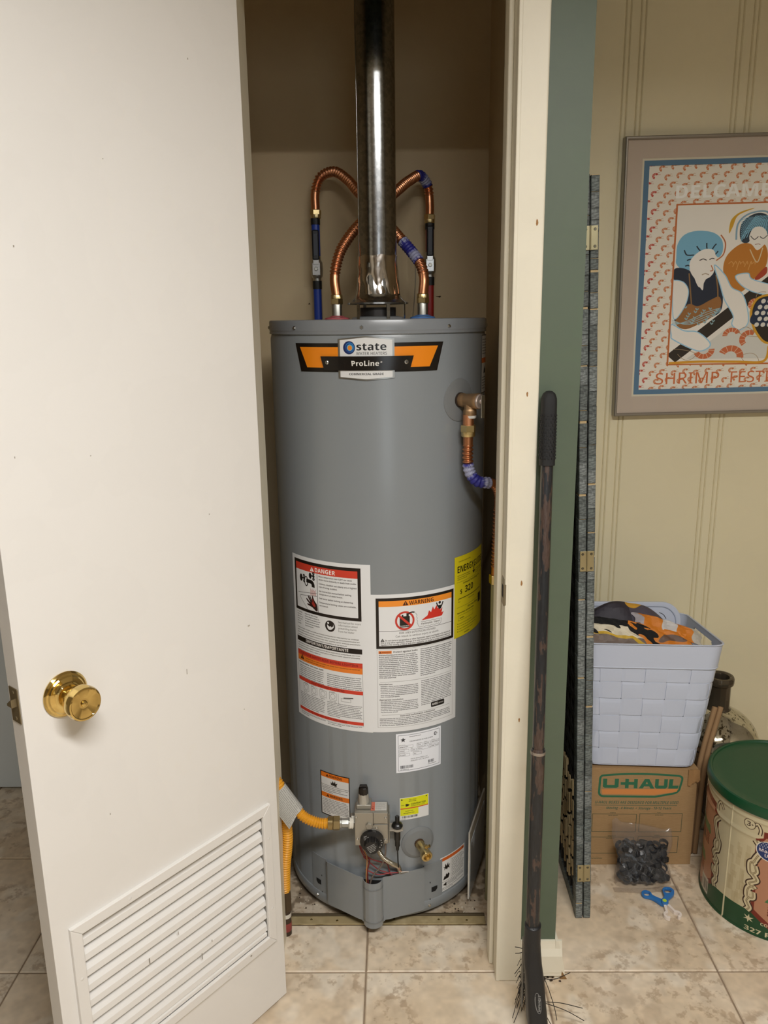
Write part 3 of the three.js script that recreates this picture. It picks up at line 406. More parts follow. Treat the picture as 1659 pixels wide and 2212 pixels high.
  const sideL = canvasTex(128, 300, (x, w, h) => { x.fillStyle = '#c9c8c4'; x.fillRect(0, 0, w, h); x.strokeStyle = '#17110d'; x.lineWidth = 5; x.strokeRect(4, 4, w - 8, h - 8); x.fillStyle = '#c8641f'; x.fillRect(6, 118, w - 12, 26); greek(x, 14, 118, 30, 6, 14, 9); greek(x, 14, 118, 220, 5, 14, 9); poly(x, [[40, 196], [60, 160], [72, 176], [90, 158], [96, 196]], '#17110d'); });
  part('warning_label', patch(68, 84, 1.3, 1.4345, RT + 0.0008, 8), print(sideL), heater, 'narrow side label turned away');

  // flue collar and draft hood
  part('flue_collar', lathe([[0.05, TOP - 0.003], [0.0655, TOP - 0.002], [0.06, TOP + 0.004], [0.044, TOP + 0.006], [0.043, TOP + 0.003]], 48, [HX + 0.0005, 0, -1.95]), mGrayPlastic, heater);
  part('flue_outlet', lathe([[0.036, TOP], [0.0425, TOP], [0.0425, TOP + 0.026], [0.0405, TOP + 0.0262], [0.0385, TOP + 0.0255], [0.036, TOP - 0.002]], 48, [HX + 0.0005, 0, -1.95]), M({ color: 0x3a3735, roughness: 0.5, metalness: 0.6 }), heater);
  const hood = part('draft_hood', lathe([[0.072, 1.505], [0.0725, 1.5085], [0.064, 1.5125], [0.0565, 1.5195], [0.0515, 1.529], [0.0475, 1.56], [0.0455, 1.6], [0.044, 1.6], [0.046, 1.56], [0.05, 1.5285], [0.055, 1.518], [0.063, 1.5105], [0.0715, 1.505]], 64, [HX + 0.0005, 0, -1.95]), mGalv, heater);
  for (const t of [-150, -42, 22, 70, 160]) { const g = box(-0.004, 0.004, TOP - 0.004, 1.5088, -0.0007, 0.0007); g.rotateY(R(t)); g.translate(HX + 0.0005 + Math.sin(R(t)) * 0.0665, 0, -1.95 + Math.cos(R(t)) * 0.0665); part('hood_leg', g, mGalv, hood).position.set(0, 0, 0); }
  // hot and cold nipples with coloured rings
  for (const [x, c, l] of [[-0.133, 0xb2565c, 'pink hot water ring'], [0.0715, 0x4f7fc0, 'blue cold water ring']]) {
    part('collar', lathe([[0, TOP - 0.003], [0.032, TOP - 0.003], [0.029, TOP + 0.003], [0.02, TOP + 0.0055], [0.0135, TOP + 0.0085], [0.012, TOP + 0.008]], 40, [x, 0, -1.96]), std(c, 0.5), heater, l);
    part('nipple', lathe([[0, TOP], [0.0125, TOP], [0.0125, 1.509], [0.0118, 1.511], [0, 1.511]], 32, [x, 0, -1.96]), mZinc, heater);
  }
  // relief valve on the right shoulder
  const ring = (t, y, r, dome, name, label) => { const g = lathe([[0, dome], [r * 0.35, dome], [r * 0.8, dome * 0.55 + 0.0008], [r * 0.985, 0.002], [r, 0.0002], [r, -0.004]], 64); g.rotateX(Math.PI / 2); const p = g.attributes.position; for (let i = 0; i < p.count; i++) { const q = cylP(t + p.getX(i) / RT * 180 / Math.PI, y + p.getY(i), RT + p.getZ(i)); p.setXYZ(i, q.x, q.y, q.z); } g.computeVertexNormals(); return part(name, g, mGrayPlastic, heater, label); };
  ring(45, 1.296, 0.0475, 0.0022, 'escutcheon');
  const A = V(Math.sin(R(45)), 0, Math.cos(R(45))), at = (s, y = 1.296) => cylP(45, y, RT + s);
  const valve = new THREE.Group(); valve.name = 'relief_valve'; valve.userData.label = 'bronze relief valve'; heater.add(valve); off.set(valve, V(HX, 0, HZ)); const vp = (n, g, m, l) => { const q = part(n, g, m, valve, l); q.position.set(-HX, 0, -HZ); return q; };
  vp('gasket', orient(lathe([[0, 0], [0.0165, 0], [0.0165, 0.004], [0.0145, 0.0045], [0, 0.0045]], 40), at(0.001), A), std(0x2a1d14, 0.8));
  vp('valve_body', mergeGeometries([orient(lathe([[0, 0.003], [0.0145, 0.003], [0.0152, 0.012], [0.0136, 0.018], [0.0148, 0.021], [0.0155, 0.03], [0.0165, 0.044], [0.0172, 0.052], [0.016, 0.0545], [0, 0.0545]], 48), at(0.002), A), orient(lathe([[0.0135, 0], [0.0128, 0.014], [0.0145, 0.017], [0.0147, 0.026], [0.0138, 0.028], [0, 0.028]], 48), at(0.031, 1.292), V(0, -1, 0))]), mBronze);
  vp('valve_cap', orient(lathe([[0.0156, 0.0535], [0.0156, 0.0575], [0.0142, 0.0595], [0.006, 0.0605], [0.004, 0.064], [0, 0.0645]], 48), at(0.002), A), M({ color: 0xb9aaa2, roughness: 0.5, metalness: 0.7 }));
  const lev = extrude([[-0.0055, 0.012], [0.0055, 0.012], [0.0055, -0.006], [0.0042, -0.036], [-0.0042, -0.036], [-0.0055, -0.006]], 0.0016, 0.0004); lev.rotateY(R(45)); { const q = at(0.066, 1.297); lev.translate(q.x, q.y, q.z); } vp('lever', lev, mZinc);
  vp('tape', orient(lathe([[0.0136, 0], [0.0142, 0.003], [0.0136, 0.007], [0.012, 0.008]], 32), at(0.031, 1.2655), V(0, -1, 0)), std(0xd6d2ca, 0.9));
  // drain valve
  const es = ring(19.3, 0.2248, 0.0425, 0.0085, 'escutcheon');
  const Ad = V(Math.sin(R(22)), -0.12, Math.cos(R(22))).normalize(), dp = (s) => cylP(19.3, 0.2275, RT + 0.005).addScaledVector(Ad, s);
  const drain = new THREE.Group(); drain.name = 'drain_valve'; drain.userData.label = 'brass drain valve'; heater.add(drain); off.set(drain, V(HX, 0, HZ)); const vd = (n, g, m) => { const q = part(n, g, m, drain); q.position.set(-HX, 0, -HZ); };
  vd('gasket', orient(lathe([[0, 0], [0.0125, 0], [0.0125, 0.006], [0, 0.006]], 14), dp(0), Ad), std(0x4a3420, 0.8));
  vd('valve_body', orient(lathe([[0, 0.004], [0.011, 0.004], [0.0112, 0.016], [0.0095, 0.022], [0.0095, 0.032], [0.0115, 0.036], [0.0132, 0.04], [0.0136, 0.046], [0.0138, 0.051], [0.0124, 0.0525], [0.0092, 0.0525], [0.0075, 0.046], [0.0068, 0.042], [0, 0.042]], 40), dp(0), Ad), mNut);
  vd('valve_stem', orient(mergeGeometries([lathe([[0, 0], [0.0052, 0], [0.0052, 0.014], [0.0036, 0.015], [0.0036, 0.0225], [0, 0.0228]], 24)]), dp(0.02), V(0.82, 0.48, 0.32)), mNut);

  // draft shield: flat panels folded out to a half tube in the middle
  const path = []; for (let t = -46; t <= -34.5; t += 2.3) { const q = cylP(t, 0, RT + 0.0012); path.push([q.x, q.z]); }
  path.push([-0.1812, -1.7258]); path.push([-0.176, -1.7202]); path.push([-0.1, -1.6712], [-0.0912, -1.6672]);
  for (let k = 0; k <= 12; k++) { const a = Math.PI * (1 + k / 12); path.push([-0.062 + Math.cos(a) * 0.0245, -1.6655 - Math.sin(a) * 0.024]); }
  path.push([-0.0325, -1.667], [-0.024, -1.6685]); path.push([0.0585, -1.698], [0.0648, -1.7025]); for (let t = 22.8; t <= 35; t += 2.4) { const q = cylP(t, 0, RT + 0.0012); path.push([q.x, q.z]); }
  const n = path.length - 1, mid = (k) => Math.abs(k - n / 2) / (n / 2);
  const shield = slabGrid(n * 1, 8, (u, v) => { const k = Math.round(u * n), [x, z] = path[k], tube = Math.hypot(x + 0.062, z + 1.66) < 0.0275, fl = k < 6 || k > n - 6, top = tube ? 0.1545 : fl ? 0.1535 : 0.1555, bot = tube ? 0.029 : 0.0335; return [x, bot + (top - bot) * v, z]; }, 0.0012);
  const sh = part('draft_shield', shield, mGray, heater, 'folded grey front cover with a half round spout');
  part('shield_groove', grid(16, 2, (u, v) => { const a = Math.PI * (1 + u), r = 0.0249; return [-0.062 + Math.cos(a) * r, 0.134 + v * 0.003, -1.6655 - Math.sin(a) * (r - 0.0003)]; }), mGrayPlastic, sh).position.set(0, 0, 0);
  part('shield_groove', grid(16, 2, (u, v) => { const a = Math.PI * (1 + u), r = 0.0249; return [-0.062 + Math.cos(a) * r, 0.042 + v * 0.003, -1.6655 - Math.sin(a) * (r - 0.0003)]; }), mGrayPlastic, sh).position.set(0, 0, 0);
  for (const [t, s] of [[-41, 1], [29.4, -1]]) part('slot', band(t - 1.9, t + 1.9, (u) => 0.0705 + (s > 0 ? (u < 0.3 ? (0.3 - u) * 0.02 : 0) : u > 0.7 ? (u - 0.7) * 0.02 : 0), () => 0.0845, RT + 0.0019, 8), std(0x0c0b0a, 0.9), heater);
  for (const t of [-38.4, 26.6]) for (const y of [0.05, 0.098]) part('rivet_hole', patch(t - 0.25, t + 0.25, y, y + 0.004, RT + 0.0019, 2), std(0x141210, 0.9), heater);
  for (const t of [-42, 26]) { const q = lathe([[0, 0.003], [0.003, 0.0026], [0.0045, 0]], 6); q.rotateX(Math.PI / 2); q.rotateY(R(t)); const p = cylP(t, 0.036, RT + 0.0028); q.translate(p.x, p.y, p.z); part('screw', q, mChrome, heater); }
  part('burner_opening', patch(-30, 20, 0.06, 0.128, RT + 0.0006, 20), std(0x1d1a18, 0.9), heater, 'dark burner access plate');

  // gas control
  const gc = new THREE.Group(); gc.name = 'gas_control'; gc.userData.label = 'silver gas control valve with black dial'; heater.add(gc); off.set(gc, V(HX, 0, HZ)); const gp = (nm, g, m, l) => { const q = part(nm, g, m, gc, l); q.position.set(-HX, 0, -HZ); return q; };
  const mCast = M({ color: 0xaaa69c, roughness: 0.42, metalness: 0.75, bumpMap: plaster, bumpScale: 0.0008 }), mCast2 = M({ color: 0x9d998f, roughness: 0.5, metalness: 0.7 });
  gp('valve_case', box(-0.1015, -0.0235, 0.262, 0.349, -1.688, -1.6465, 0.003), mCast);
  gp('cover_plate', boxUV(NI(extrude([[-0.1015, 0.262], [-0.06, 0.262], [-0.06, 0.27], [-0.0235, 0.27], [-0.0235, 0.318], [-0.0555, 0.318], [-0.058, 0.314], [-0.058, 0.349], [-0.1015, 0.349]], 0.0035, 0.0012).translate(0, 0, -1.6465))), mCast);
  gp('cover_plate', boxUV(NI(extrude([[-0.0572, 0.3195], [-0.0235, 0.3195], [-0.0235, 0.349], [-0.0572, 0.349]], 0.0035, 0.0012).translate(0, 0, -1.6465))), mCast);
  gp('side_plate', box(-0.0228, -0.0195, 0.262, 0.34, -1.688, -1.65, 0.001), mCast2);
  gp('mounting_flange', orient(lathe([[0, 0], [0.035, 0], [0.035, 0.006], [0.03, 0.009], [0, 0.009]], 40), cylP(-4, 0.305, RT - 0.002), V(Math.sin(R(-5)), 0, Math.cos(R(-5)))), mGrayPlastic);
  for (const [x, y] of [[-0.097, 0.338], [-0.0285, 0.336], [-0.096, 0.279], [-0.029, 0.277], [-0.05, 0.309]]) gp('screw', lathe([[0, 0.0022], [0.0022, 0.002], [0.0036, 0]], 12).rotateX(Math.PI / 2).translate(x, y, -1.642), mChrome);
  gp('plug', hex([[0, 0.006], [0.0075, 0.006], [0.0085, 0.005], [0.0085, 0]], [0, 0, 0]).rotateX(Math.PI / 2).translate(-0.0675, 0.3155, -1.6425), mCast);
  const lab = canvasTex(200, 130, (x, w, h) => { x.fillStyle = '#cbc8c0'; x.fillRect(0, 0, w, h); x.fillStyle = '#d4745c'; x.fillRect(0, 0, 52, h); poly(x, [[16, 110], [26, 88], [36, 110]], '#7c2a1a'); greek(x, 14, 40, 70, 4, 14, 10, '#8c3b28'); greek(x, 60, 192, 22, 7, 15, 9, '#77736b'); });
  gp('caution_label', grid(1, 1, (u, v) => [-0.0635 + 0.037 * u, 0.3493, -1.6505 - 0.034 * v]), print(lab), 'small white and orange label');
  gp('knob_base', box(-0.098, -0.062, 0.349, 0.361, -1.686, -1.655, 0.003), mCast2); gp('knob_guard', lathe([[0.0125, 0.36], [0.0135, 0.36], [0.0115, 0.384], [0.0108, 0.384]], 24, [-0.0805, 0, -1.669]), M({ color: 0xb2afa6, roughness: 0.35, metalness: 0.4 }));
  gp('pilot_knob', mergeGeometries([lathe([[0, 0.37], [0.0105, 0.37], [0.0118, 0.385], [0.0112, 0.3985], [0.009, 0.4015], [0, 0.402]], 9, [-0.0805, 0, -1.669], 0.2), box(-0.0895, -0.0715, 0.399, 0.4055, -1.673, -1.665, 0.002).toNonIndexed()].map((g) => { const q = g.index ? g.toNonIndexed() : g; return q; })), M({ color: 0x17120f, roughness: 0.25 }), 'black pilot knob');
  const arrow = canvasTex(256, 256, (x, w, h) => { x.fillStyle = '#1b1a1a'; x.fillRect(0, 0, w, h); x.save(); x.translate(128, 128); x.rotate(-0.35); write(x, 'HOT', -58, -80, 17, { color: '#c9c9c6' }); greek(x, -66, -6, -64, 2, 13, 9, '#b9b9b6'); x.restore(); x.fillStyle = '#d8d8d4'; for (const [px, py] of [[224, 104], [232, 130], [226, 160], [210, 186]]) { x.beginPath(); x.arc(px, py, 5, 0, 7); x.fill(); } });
  gp('dial_housing', lathe([[0, 0], [0.031, 0], [0.031, 0.004], [0.029, 0.006], [0, 0.006]], 48).rotateX(Math.PI / 2).translate(-0.0615, 0.2765, -1.6475), mCast);
  const disc = lathe([[0, 0.0085], [0.026, 0.0085], [0.0278, 0.0075], [0.0282, 0.005], [0.0282, 0]], 64); { const p = disc.attributes.position, uv = disc.attributes.uv; for (let i = 0; i < p.count; i++) uv.setXY(i, 0.5 + p.getX(i) / 0.058, 0.5 - p.getZ(i) / 0.058); } gp('dial_disc', disc.rotateX(Math.PI / 2).translate(-0.0615, 0.2765, -1.6415), print(arrow, 0.35), 'black temperature dial');
  const knobG = new THREE.CylinderGeometry(0.0165, 0.0178, 0.017, 40, 1).toNonIndexed(); { const p = knobG.attributes.position; for (let i = 0; i < p.count; i++) { const a = Math.atan2(p.getZ(i), p.getX(i)), k = 1 + 0.035 * Math.cos(a * 20); p.setX(i, p.getX(i) * k); p.setZ(i, p.getZ(i) * k); } knobG.computeVertexNormals(); }
  const knobT = canvasTex(128, 128, (x, w, h) => { x.fillStyle = '#1b1a1a'; x.fillRect(0, 0, w, h); x.translate(64, 64); x.rotate(-0.5); greek(x, -40, 42, -22, 5, 15, 10, '#c6c6c2'); });
  gp('dial_knob', knobG.rotateX(Math.PI / 2).translate(-0.0615, 0.2735, -1.6245), M({ color: 0x201e1d, roughness: 0.4 }));
  gp('dial_print', (() => { const g = new THREE.CircleGeometry(0.0158, 40); g.translate(-0.0615, 0.2735, -1.6157); return g; })(), print(knobT, 0.45));
  // igniter button at the right of the control
  const ig = new THREE.Group(); ig.name = 'igniter'; ig.userData.label = 'black push igniter on a grey bracket'; heater.add(ig); off.set(ig, V(HX, 0, HZ)); const ip = (nm, g, m) => { const q = part(nm, g, m, ig); q.position.set(-HX, 0, -HZ); };
  ip('bracket', mergeGeometries([box(-0.02, 0.012, 0.2945, 0.2975, -1.678, -1.649, 0.001), lathe([[0, 0.2935], [0.0135, 0.2935], [0.0135, 0.2985], [0, 0.2985]], 32, [-0.0015, 0, -1.66])].map((g) => g.index ? g.toNonIndexed() : g)), std(0xa29a8c, 0.6));
  ip('igniter_body', lathe([[0, 0.236], [0.0035, 0.236], [0.0042, 0.2465], [0.006, 0.248], [0.006, 0.262], [0.0074, 0.266], [0.0074, 0.298], [0.012, 0.299], [0.0135, 0.303], [0.0115, 0.3075], [0.0065, 0.311], [0.0052, 0.312], [0.0052, 0.3265], [0.0042, 0.328], [0, 0.328]], 32, [-0.0015, 0, -1.66]), M({ color: 0x131313, roughness: 0.3 }));
  ip('igniter_wire', sweep([[-0.0015, 0.237, -1.66], [-0.0005, 0.2, -1.661], [0.0005, 0.185, -1.664]], 0.0016, 20, 8), mBlack);
  ip('igniter_wire', sweep([[0.0005, 0.186, -1.664], [0.004, 0.172, -1.668], [0.012, 0.162, -1.676], [0.02, 0.154, -1.687], [0.024, 0.135, -1.692]], 0.0012, 24, 8), std(0xb9826a, 0.6));
  ip('igniter_wire', sweep([[0.006, 0.167, -1.669], [0.015, 0.163, -1.676], [0.026, 0.153, -1.689]], 0.0014, 20, 8), std(0xd0c9c0, 0.6));
  // leads between the control and the burner
  const wires = [[[[-0.089, 0.264, -1.665], [-0.092, 0.24, -1.667], [-0.083, 0.215, -1.668], [-0.07, 0.2, -1.672], [-0.075, 0.17, -1.673], [-0.073, 0.12, -1.667]], 0.0017, 0x7a2e2a], [[[-0.086, 0.264, -1.666], [-0.088, 0.235, -1.668], [-0.07, 0.205, -1.672], [-0.04, 0.19, -1.676], [-0.028, 0.183, -1.68], [-0.02, 0.15, -1.684]], 0.0015, 0x8c3638], [[[-0.078, 0.262, -1.664], [-0.082, 0.235, -1.665], [-0.0755, 0.215, -1.662], [-0.078, 0.16, -1.661], [-0.076, 0.1, -1.66]], 0.0014, 0xb08050], [[[-0.03, 0.263, -1.66], [-0.031, 0.225, -1.66], [-0.04, 0.195, -1.659], [-0.062, 0.165, -1.658], [-0.071, 0.13, -1.656], [-0.073, 0.09, -1.656]], 0.0021, 0x6d6057], [[[-0.08, 0.17, -1.676], [-0.05, 0.157, -1.674], [-0.02, 0.158, -1.678], [0.004, 0.156, -1.682]], 0.0015, 0xa03a3c], [[[-0.084, 0.21, -1.67], [-0.06, 0.18, -1.676], [-0.045, 0.165, -1.679], [-0.03, 0.16, -1.679], [-0.014, 0.148, -1.682]], 0.0014, 0x8c3638]];
  for (const [p, r, c] of wires) gp('lead_wire', sweep(p, r, 40, 8), std(c, 0.5));
  gp('burner_tube', sweep([[-0.058, 0.262, -1.664], [-0.05, 0.238, -1.663], [-0.035, 0.212, -1.662], [-0.014, 0.189, -1.671], [0.0, 0.171, -1.683], [0.004, 0.145, -1.6855]], ripple(0.0056, 0.0007, 0.0042, 0.004, 0.004), 160, 12), M({ color: 0xbdb6a6, roughness: 0.32, metalness: 1 }), 'ribbed steel tube');
  gp('inlet_nut', orient(hex([[0, 0], [0.0155, 0], [0.0165, 0.002], [0.0165, 0.01], [0.0155, 0.012], [0, 0.012]], [0, 0, 0]), V(-0.1, 0.313, -1.667), V(-1, 0.0, 0.1)), mCast2); 
}

// ───────────────────────── vent, flexible connectors, supply pipes, gas line
{
  const v = thing('vent_pipe', 'galvanized round metal vent pipe rising from the draft hood of the heater', 'vent pipe', [-0.034, 1.6, -1.95]);
  const pipe = new THREE.CylinderGeometry(0.0443, 0.0443, 1.0, 64, 1, true); pipe.translate(-0.034, 2.06, -1.95); { const p = pipe.attributes.position, uv = pipe.attributes.uv; for (let i = 0; i < p.count; i++) uv.setXY(i, uv.getX(i) * 0.278, p.getY(i)); }
  part('pipe', pipe, mGalv, v);
  part('pipe_seam', box(-0.0005, 0.0005, 1.56, 2.44, -0.0006, 0.0006, 0.0003).translate(-0.034 - 0.0425, 0, -1.95 + 0.0125), mGalv, v);
  part('foil_tape', grid(96, 14, (u, w) => { const a = u * Math.PI * 2, y = 1.527 + w * 0.087, k = w; const r = 0.0462 + (1 - k) * (1 - k) * 0.0055 + 0.0016 * (fbm(u, w * 0.35, 14, 3) - 0.5) * 2 + 0.0012 * Math.sin(a * 11 + w * 5) * (1 - k); return [-0.034 + Math.sin(a) * r, y + 0.0015 * Math.sin(a * 7), -1.95 + Math.cos(a) * r]; }), M({ color: 0xe4ddd6, roughness: 0.16, metalness: 1 }), v, 'crinkled foil tape');

  const nut = (p, dir, parent, sc = 1) => part('nut', orient(mergeGeometries([hex([[0, 0], [0.0125, 0], [0.0135, 0.0015], [0.0135, 0.0125], [0.0125, 0.014], [0, 0.014]], [0, 0, 0]), lathe([[0, 0.013], [0.0125, 0.013], [0.0125, 0.021], [0.0115, 0.0225], [0, 0.0225]], 24)].map((g) => { g.deleteAttribute('uv'); return g; })).scale(sc * 1.12, sc, sc * 1.12), V(...p), V(...dir)), mNut, parent, 'brass nut');
  const flexMap = canvasTex(256, 256, (x, w, h) => { x.fillStyle = '#2c2c86'; x.fillRect(0, 0, w, h); greek(x, 4, 252, 24, 16, 15, 10, '#c9ccd6'); });
  function flex(name, label, pts, sleeve, group) {
    const o = thing(name, label, 'pipe', pts[0], group);
    part('hose', sweep(pts, ripple(0.0116, 0.0019, 0.0082, 0.05, 0.05), 480, 14), mCopper, o);
    for (const [a, b] of sleeve) part('printed_sleeve', sweep(pts, ripple(0.0132, 0.0012, 0.0082, 0, 0), 300, 14, [a, b]), print(flexMap, 0.5), o, 'blue printed plastic sleeve');
    nut([pts[0][0], pts[0][1] - 0.018, pts[0][2]], [0, 1, 0], o); const e = pts[pts.length - 1]; nut([e[0], e[1] + 0.004, e[2]], [0, -1, 0], o); return o;
  }
  flex('copper_connector', 'ribbed copper connector looping from the pink collar behind the vent to the red pipe', [[-0.133, 1.524, -1.96], [-0.137, 1.568, -1.965], [-0.125, 1.623, -1.98], [-0.105, 1.659, -2.0], [-0.083, 1.687, -2.02], [-0.035, 1.735, -2.07], [0.014, 1.783, -2.13], [0.047, 1.816, -2.19], [0.076, 1.833, -2.23], [0.096, 1.81, -2.25], [0.101, 1.767, -2.25], [0.101, 1.736, -2.25]], [[0.79, 0.875]]);
  flex('copper_connector', 'ribbed copper connector looping from the blue collar behind the vent to the blue pipe', [[0.072, 1.524, -1.96], [0.075, 1.563, -1.965], [0.067, 1.597, -1.98], [0.048, 1.625, -2.0], [0.013, 1.668, -2.03], [-0.036, 1.733, -2.125], [-0.087, 1.789, -2.17], [-0.114, 1.822, -2.2], [-0.151, 1.847, -2.23], [-0.188, 1.836, -2.25], [-0.202, 1.8, -2.25], [-0.203, 1.752, -2.25]], [[0.135, 0.245]]);
  function supply(label, x, top, color, mid) {
    const o = thing('supply_pipe', label, 'pipe', [x, 0, -2.25]), tube = (a, b, r, m, n = 'pipe', l) => part(n, lathe([[0, a], [r, a], [r, b], [0, b]], 28, [x, 0, -2.25]), m, o, l), c = std(color, 0.4);
    tube(0.0, mid - 0.032, 0.0112, c); tube(mid + 0.032, top - 0.024, 0.0112, c); tube(mid - 0.052, mid - 0.03, 0.0125, mBlack, 'crimp_ring'); tube(top - 0.03, top - 0.014, 0.0125, mBlack, 'crimp_ring'); tube(top - 0.016, top - 0.002, 0.0122, mNut, 'fitting');
    part('valve_body', lathe([[0, mid - 0.032], [0.0115, mid - 0.032], [0.0115, mid - 0.024], [0.0155, mid - 0.018], [0.017, mid], [0.0155, mid + 0.018], [0.0115, mid + 0.024], [0.0115, mid + 0.034], [0, mid + 0.034]], 28, [x, 0, -2.25]), mZinc, o, 'steel ball valve');
    const h = part('valve_handle', mergeGeometries([box(x - 0.0105, x + 0.0105, mid - 0.016, mid + 0.016, -2.2345, -2.2325, 0.0008), box(x - 0.008, x + 0.008, mid + 0.012, mid + 0.03, -2.2335, -2.2305, 0.0008)]), M({ color: 0xc6c7c6, roughness: 0.28, metalness: 1 }), o);
    part('handle_nut', hex([[0, 0.004], [0.0045, 0.004], [0.0055, 0.003], [0.0055, 0]], [0, 0, 0]).rotateX(Math.PI / 2).translate(x, mid, -2.2325), mZinc, h).position.set(0, 0, 0);
    const gr = part('handle_grip', box(x - 0.0095, x + 0.0095, mid + 0.022, mid + 0.1, -2.2395, -2.2285, 0.0045), std(0x17191f, 0.45), h, 'black handle sleeve'); gr.position.set(0, 0, 0);
    part('grip_panel', box(x - 0.005, x + 0.005, mid + 0.034, mid + 0.09, -2.229, -2.2278, 0.0005), std(0x3f434c, 0.5), h).position.set(0, 0, 0);
  }
  supply('blue plastic water pipe with black-handled valve left of the vent', -0.2045, 1.748, 0x1d3fa6, 1.604);
  supply('red plastic water pipe with black-handled valve right of the vent', 0.1015, 1.732, 0xa3211c, 1.61);

  const dp = [[0.163, 1.243, -1.742], [0.163, 1.2, -1.742], [0.163, 1.165, -1.742], [0.168, 1.137, -1.742], [0.184, 1.117, -1.744], [0.205, 1.112, -1.75], [0.224, 1.106, -1.765], [0.237, 1.08, -1.778], [0.237, 1.02, -1.78], [0.236, 0.95, -1.78], [0.235, 0.885, -1.78]];
  const d = thing('discharge_pipe', 'copper relief discharge pipe running from the bronze valve down beside the door jamb', 'pipe', [0.163, 1.24, -1.742]);
  part('hose', sweep(dp, (s, L) => 0.0108 + (s < 0.045 || s > L - 0.02 ? 0 : (s < 0.09 || s > 0.25 ? 0.0017 : 0.0004) * Math.cos(s / 0.009 * Math.PI * 2)), 460, 14), mCopperDull, d);
  part('printed_sleeve', sweep(dp, ripple(0.0124, 0.0011, 0.009, 0, 0), 300, 14, [0.21, 0.4]), print(flexMap, 0.5), d, 'blue printed plastic sleeve');
  part('adapter', lathe([[0, 1.232], [0.0122, 1.232], [0.0122, 1.266], [0, 1.266]], 28, [0.163, 0, -1.742]), mCopper, d);
  nut([0.163, 1.243, -1.742], [0, -1, 0], d, 1.12);
  part('nut', hex([[0, 0.864], [0.0145, 0.864], [0.0155, 0.866], [0.0155, 0.884], [0.0145, 0.886], [0, 0.886]], [0.235, 0, -1.78]), mNut, d, 'brass nut');
  part('drop_pipe', lathe([[0, 0.0], [0.0108, 0.0], [0.0108, 0.87], [0, 0.87]], 28, [0.235, 0, -1.78]), M({ color: 0x8f8a6a, roughness: 0.5 }), d);

  const gp = [[-0.158, 0.3255, -1.637], [-0.184, 0.324, -1.64], [-0.217, 0.335, -1.645], [-0.238, 0.354, -1.65], [-0.26, 0.383, -1.655], [-0.281, 0.419, -1.66], [-0.312, 0.452, -1.668], [-0.345, 0.45, -1.69], [-0.352, 0.42, -1.705], [-0.328, 0.378, -1.695], [-0.293, 0.345, -1.68], [-0.271, 0.313, -1.673], [-0.265, 0.276, -1.67], [-0.267, 0.239, -1.668], [-0.273, 0.19, -1.665], [-0.2765, 0.118, -1.662]];
  const g = thing('gas_hose', 'yellow ribbed gas hose curling from the gas control to the black floor pipe', 'hose', [-0.158, 0.3255, -1.637]), mYel = M({ color: 0xdf9d22, roughness: 0.42, clearcoat: 0.3 });
  part('hose', sweep(gp, ripple(0.0118, 0.0013, 0.0062, 0.004, 0.004), 900, 14), mYel, g);
  part('flare_nut', orient(mergeGeometries([lathe([[0, -0.002], [0.0148, -0.002], [0.0155, 0], [0.0155, 0.009], [0.014, 0.01], [0, 0.01]], 32).toNonIndexed(), hex([[0, 0.01], [0.016, 0.01], [0.017, 0.012], [0.017, 0.024], [0.016, 0.026], [0, 0.026]], [0, 0, 0])].map((q) => { q = q.index ? q.toNonIndexed() : q; q.deleteAttribute('uv'); return q; })), V(-0.162, 0.3265, -1.6365), V(1, -0.05, -0.06)), M({ color: 0xa8946a, roughness: 0.4, metalness: 0.9 }), g, 'dull brass flare nut');
  part('pipe_nipple', orient(lathe([[0, 0.024], [0.0115, 0.024], [0.012, 0.03], [0.0108, 0.031], [0.0108, 0.046], [0.0125, 0.046], [0.0125, 0.05], [0, 0.05]], 32), V(-0.162, 0.3265, -1.6365), V(1, -0.05, -0.06)), M({ color: 0xa9aaa4, roughness: 0.4, metalness: 0.8 }), g);
  part('thread_tape', orient(lathe([[0.0112, 0.047], [0.0128, 0.049], [0.0118, 0.053], [0.0128, 0.056], [0.011, 0.058]], 24), V(-0.162, 0.3265, -1.6365), V(1, -0.05, -0.06)), std(0xddd8cc, 0.9), g);
  const tagT = canvasTex(256, 256, (x, w, h) => { x.fillStyle = '#b9b8b2'; x.fillRect(0, 0, w, h); greek(x, 8, 248, 20, 16, 15, 10, '#7b7a76'); });
  // printed tag folded round the hose and hanging below it
  const ax0 = V(-0.276, 0.408, -1.658), ax1 = V(-0.2355, 0.351, -1.6495), dir = ax1.clone().sub(ax0), dn = V(-0.55, -0.62, 0.02).normalize();
  const prof = []; for (let k = 0; k <= 8; k++) { const a = -0.5 + k / 8 * 3.2; prof.push([Math.sin(a) * 0.0145, Math.cos(a) * 0.0145]); } const side = V(0, 0, 1), upn = new THREE.Vector3().crossVectors(side, dir).normalize();
  const tagF = (u, v) => { const q = ax0.clone().addScaledVector(dir, u); if (v < 0.4) { const a = -0.6 + v / 0.4 * 2.1; return q.addScaledVector(side, Math.sin(a) * 0.0143).addScaledVector(upn, Math.cos(a) * -0.0143 * -1).toArray(); } const k = (v - 0.4) / 0.6; q.addScaledVector(side, Math.sin(1.5) * 0.0143 + 0.003 * Math.sin(k * 3)).addScaledVector(upn, Math.cos(1.5) * 0.0143).addScaledVector(V(-0.45, -0.88, 0.1), k * 0.042); return q.toArray(); };
  part('tag', slabGrid(8, 24, tagF, 0.0005), print(tagT, 0.35), g, 'silver printed tag folded round the hose');
  const fp = thing('floor_pipe', 'brown taped gas pipe stub at the left end of the threshold', 'pipe', [-0.277, 0, -1.662]);
